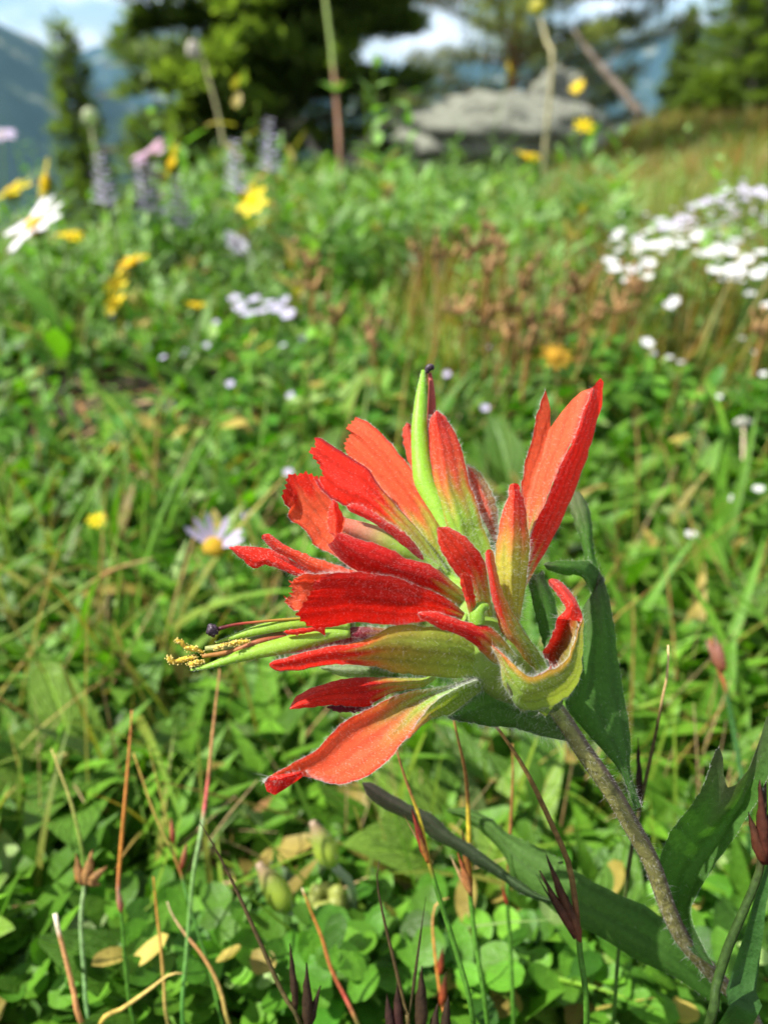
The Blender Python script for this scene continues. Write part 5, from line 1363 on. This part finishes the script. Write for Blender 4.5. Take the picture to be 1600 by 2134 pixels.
# ------------------------------------------------------------------ boulders, trees
def boulder(label, c, r, squash, seed, tint=(1, 1, 1)):
    n = 34
    V, F = blob(np.zeros(3), 1.0, n, .24, seed)
    D = V / np.linalg.norm(V, axis=1, keepdims=True)
    f2 = np.array([mn.noise(Vector(p * 6) + Vector((seed, 3, 1))) + .5 * mn.noise(Vector(p * 14)) for p in D])
    V = V * (1 + .07 * f2)[:, None]
    V = V * r * np.array(squash) + c
    base = np.array([c[0], c[1], float(V[:, 2].min())])
    o = part('boulder', V, F, M['rock'], setp_root := thing('boulder', base, label, 'boulder'))
    o.name = 'stone'
    return setp_root


c = P(1045, 250, 4.0); c[2] -= .06
boulder('large flat-topped grey lichened boulder at the meadow edge', c, .5, (1.08, .7, .36), 5)
c = P(1165, 178, 5.6); c[2] -= .42
boulder('smaller pale grey rock standing behind the flat boulder', c, .30, (.9, .8, 1.75), 8)


def conifer(name, label, base, H, R_, z0, nbr, nspray, seed, tint, trunk_r, tcol=(1, 1, 1), shape=1.0, blade=(.06, .11, .012, .02), group=None, mask=None, droop=.15, dens=1.0, lean=(0, 0)):
    r = np.random.default_rng(seed)
    t_ = thing(name, base, label, 'tree', group)
    top = base + np.array([lean[0], lean[1], H])
    path = np.stack([base + (top - base) * k + np.array([.03 * math.sin(k * 5 + seed), .03 * math.cos(k * 4), 0]) * k * (1 - k) * H for k in np.linspace(0, 1, 10)])
    path[0, 2] -= .05
    V, F, T = tube(path, trunk_r * (1 - np.linspace(0, .93, 10)), ns=10, n=24)
    part('trunk', V, F, M['bark'], t_, np.array(tcol, float))
    Lb, Nb = [], []
    for k in range(nbr):
        f = z0 + (1 - z0) * (k + r.random()) / nbr
        a = k * 2.4 + r.normal(0, .3)
        ln = R_ * (1 - f) ** shape * r.uniform(.7, 1.15) + .06 * R_
        p0 = np.array([np.interp(f, np.linspace(0, 1, 10), path[:, m]) for m in range(3)])
        dirn = np.array([math.cos(a), math.sin(a), 0])
        tt = np.linspace(0, 1, 7)[:, None]
        br = p0 + dirn * ln * tt + np.array([0, 0, 1]) * ln * (r.uniform(.05, .55) * tt - droop * 2 * tt ** 2 + .12 * tt ** 4)
        Lb.append(tube(br, trunk_r * .22 * np.linspace(1, .2, 7), ns=5))
        m = max(4, int(nspray * ln / R_))
        q = r.random(m) ** .6
        pos = np.stack([np.interp(q, tt[:, 0], br[:, z]) for z in range(3)], 1)
        side = np.array([-dirn[1], dirn[0], 0])
        wdt = ln * .42 * (1 - q * .75)
        off = r.uniform(-1, 1, m)
        pos = pos + side * (off * wdt)[:, None] + r.normal(0, .022 * R_, (m, 3))
        if mask is not None:
            kk = mask(pos, r); pos = pos[kk]; off = off[kk]
        if len(pos):
            yawb = math.atan2(dirn[0], dirn[1])
            Nb.append((pos, yawb + off * 1.1 + r.normal(0, .5, len(pos))))
    V = []; F = []; n0 = 0
    for v, f, t in Lb: V.append(v); F.append(f + n0); n0 += len(v)
    part('branches', np.vstack(V), np.vstack(F), M['bark'], t_, np.array(tcol, float) * .8)['kind'] = 'stuff'
    pos = np.concatenate([a for a, b in Nb]); yaw = np.concatenate([b for a, b in Nb])
    n = len(pos)
    k = r.random((n, 1))
    col = np.array(tint[0]) * (1 - k) + np.array(tint[1]) * k
    V, F, C = blades(pos, yaw, r.uniform(.6, 1.7, n), r.uniform(-.3, .5, n), r.uniform(blade[0], blade[1], n), r.uniform(blade[2], blade[3], n), 'lance', col, nseg=2)
    o = part('crown', V.reshape(-1, 3), F.reshape(-1, 4), M['needle'], t_, C.reshape(-1, 3))
    return t_


DKN = ((.075, .13, .03), (.19, .27, .06)); BLN = ((.08, .13, .06), (.18, .25, .10)); GYN = ((.10, .13, .08), (.24, .27, .18))
b0 = P(585, 310, 5.0); b0[2] = float(G(b0[0], b0[1])) - .05


def mk_mask(pos, r):
    u, v, d = project(pos)
    bare = sstep(120, 260, v) * sstep(430, 560, u)
    return (r.random(len(pos)) > bare * .72) & (u > 262 + 22 * np.sin(v * .05))


conifer('spruce_tree', 'big dense green conifer with dark bare lower branches at the meadow edge', b0, 5.2, 1.02, .0, 380, 430, 3, DKN, .11, (1.2, 1.15, 1.1), shape=.42, blade=(.08, .15, .03, .05), mask=mk_mask, droop=.16)
b1 = P(1062, 200, 7.6); b1[2] = float(G(b1[0], b1[1])) - .1
conifer('pine_tree', 'sparse pale pine with orange-brown trunk behind the boulder', b1, 5.0, 1.7, .13, 80, 650, 11, GYN, .085, (2.0, 1.0, .6), shape=.35, blade=(.10, .17, .018, .032), droop=.12)
bb = P(178, 330, 12.0); bb[2] = float(G(bb[0], bb[1])) - .1
topz = float(P(178, 52, 12.0)[2])
conifer('spruce_tree', 'small lone spruce standing out against the wooded mountain', bb, topz - bb[2], 1.7, .45, 190, 160, 21, DKN, .13, shape=1.0, blade=(.16, .28, .05, .09))
for (u, v, d, H, R_, s_, lab) in [(1492, 215, 14, 3.4, .75, 31, 'tall dark spruce towering over the conifer bushes on the slope'), (1412, 205, 14, 1.75, .36, 32, 'thin spindly spruce beside the tall dark one'), (1560, 218, 12, 2.0, 1.0, 33, 'bushy low conifer in front of the tall dark spruce'), (1640, 215, 13, 3.0, 1.2, 34, 'broad conifer behind the bushy low one on the slope'), (1475, 215, 11, .75, .55, 35, 'knee-high conifer bush at the slope rim')]:
    b = P(u, v, d); b[2] = float(G(b[0], b[1])) - .08
    conifer('spruce_tree', lab, b, H, R_, .03, int(60 + 30 * R_), 120, s_, DKN if s_ in (31, 33, 35) else BLN, .04 + .02 * H, shape=.85 if R_ < .6 or H > 3 else .45, blade=(.12, .22, .03, .06), group='conifers on the slope')
# slanting dead branch by the boulder, grey dead limbs under the big tree
p0 = ray_at(1335, 238, -.01)[0]; dz_ = float((p0 - CAM) @ FW)
t_ = thing('dead_branch', p0, 'slanting dark dead branch leaning against the sky beside the boulder', 'branch')
V, F, T = tube(np.vstack([p0, P(1300, 195, dz_ * 1.02), P(1262, 150, dz_ * 1.04), P(1222, 100, dz_ * 1.06), P(1195, 60, dz_ * 1.07)]), np.array([.024, .022, .02, .016, .006]) * dz_ / 4, ns=8, n=24)
part('branch', V, F, M['bark'], t_, np.array((.7, .65, .6)))
V, F, T = tube(np.vstack([P(1262, 150, dz_ * 1.04), P(1275, 120, dz_ * 1.04), P(1300, 95, dz_ * 1.03)]), np.array([.012, .008, .003]) * dz_ / 4, ns=6, n=8)
part('twig', V, F, M['bark'], t_, np.array((.7, .65, .6)))
for (a, b, lab) in [((600, 245), (665, 330), 'pale grey dead limb slanting below the big conifer'), ((640, 240), (545, 322), 'grey dead limb crossing the other one at the foot of the big conifer'), ((760, 300), (840, 215), 'grey forked dead limb at the dark side of the big conifer')]:
    pa, da = ray_at(*b, .0) if b[1] > 300 else (P(*b, 4.3), 4.3)
    pb = P(*a, 4.3); pa = P(*b, 4.3)
    lo_, hi_ = (pa, pb) if pa[2] < pb[2] else (pb, pa)
    dv = lo_ - hi_
    kk = 0.0
    while kk < 3 and (lo_ + dv * kk)[2] > G(*(lo_ + dv * kk)[:2]): kk += .05
    root = lo_ + dv * (kk + .03)
    t_ = thing('dead_limb', root, lab, 'branch', 'dead limbs under the conifer')
    V, F, T = tube(np.vstack([root, lo_, (lo_ + hi_) / 2 + np.array([.01, .02, .01]), hi_]), [.03, .026, .02, .008], ns=8, n=18)
    part('limb', V, F, M['bark'], t_, np.array((1.6, 1.55, 1.5)))
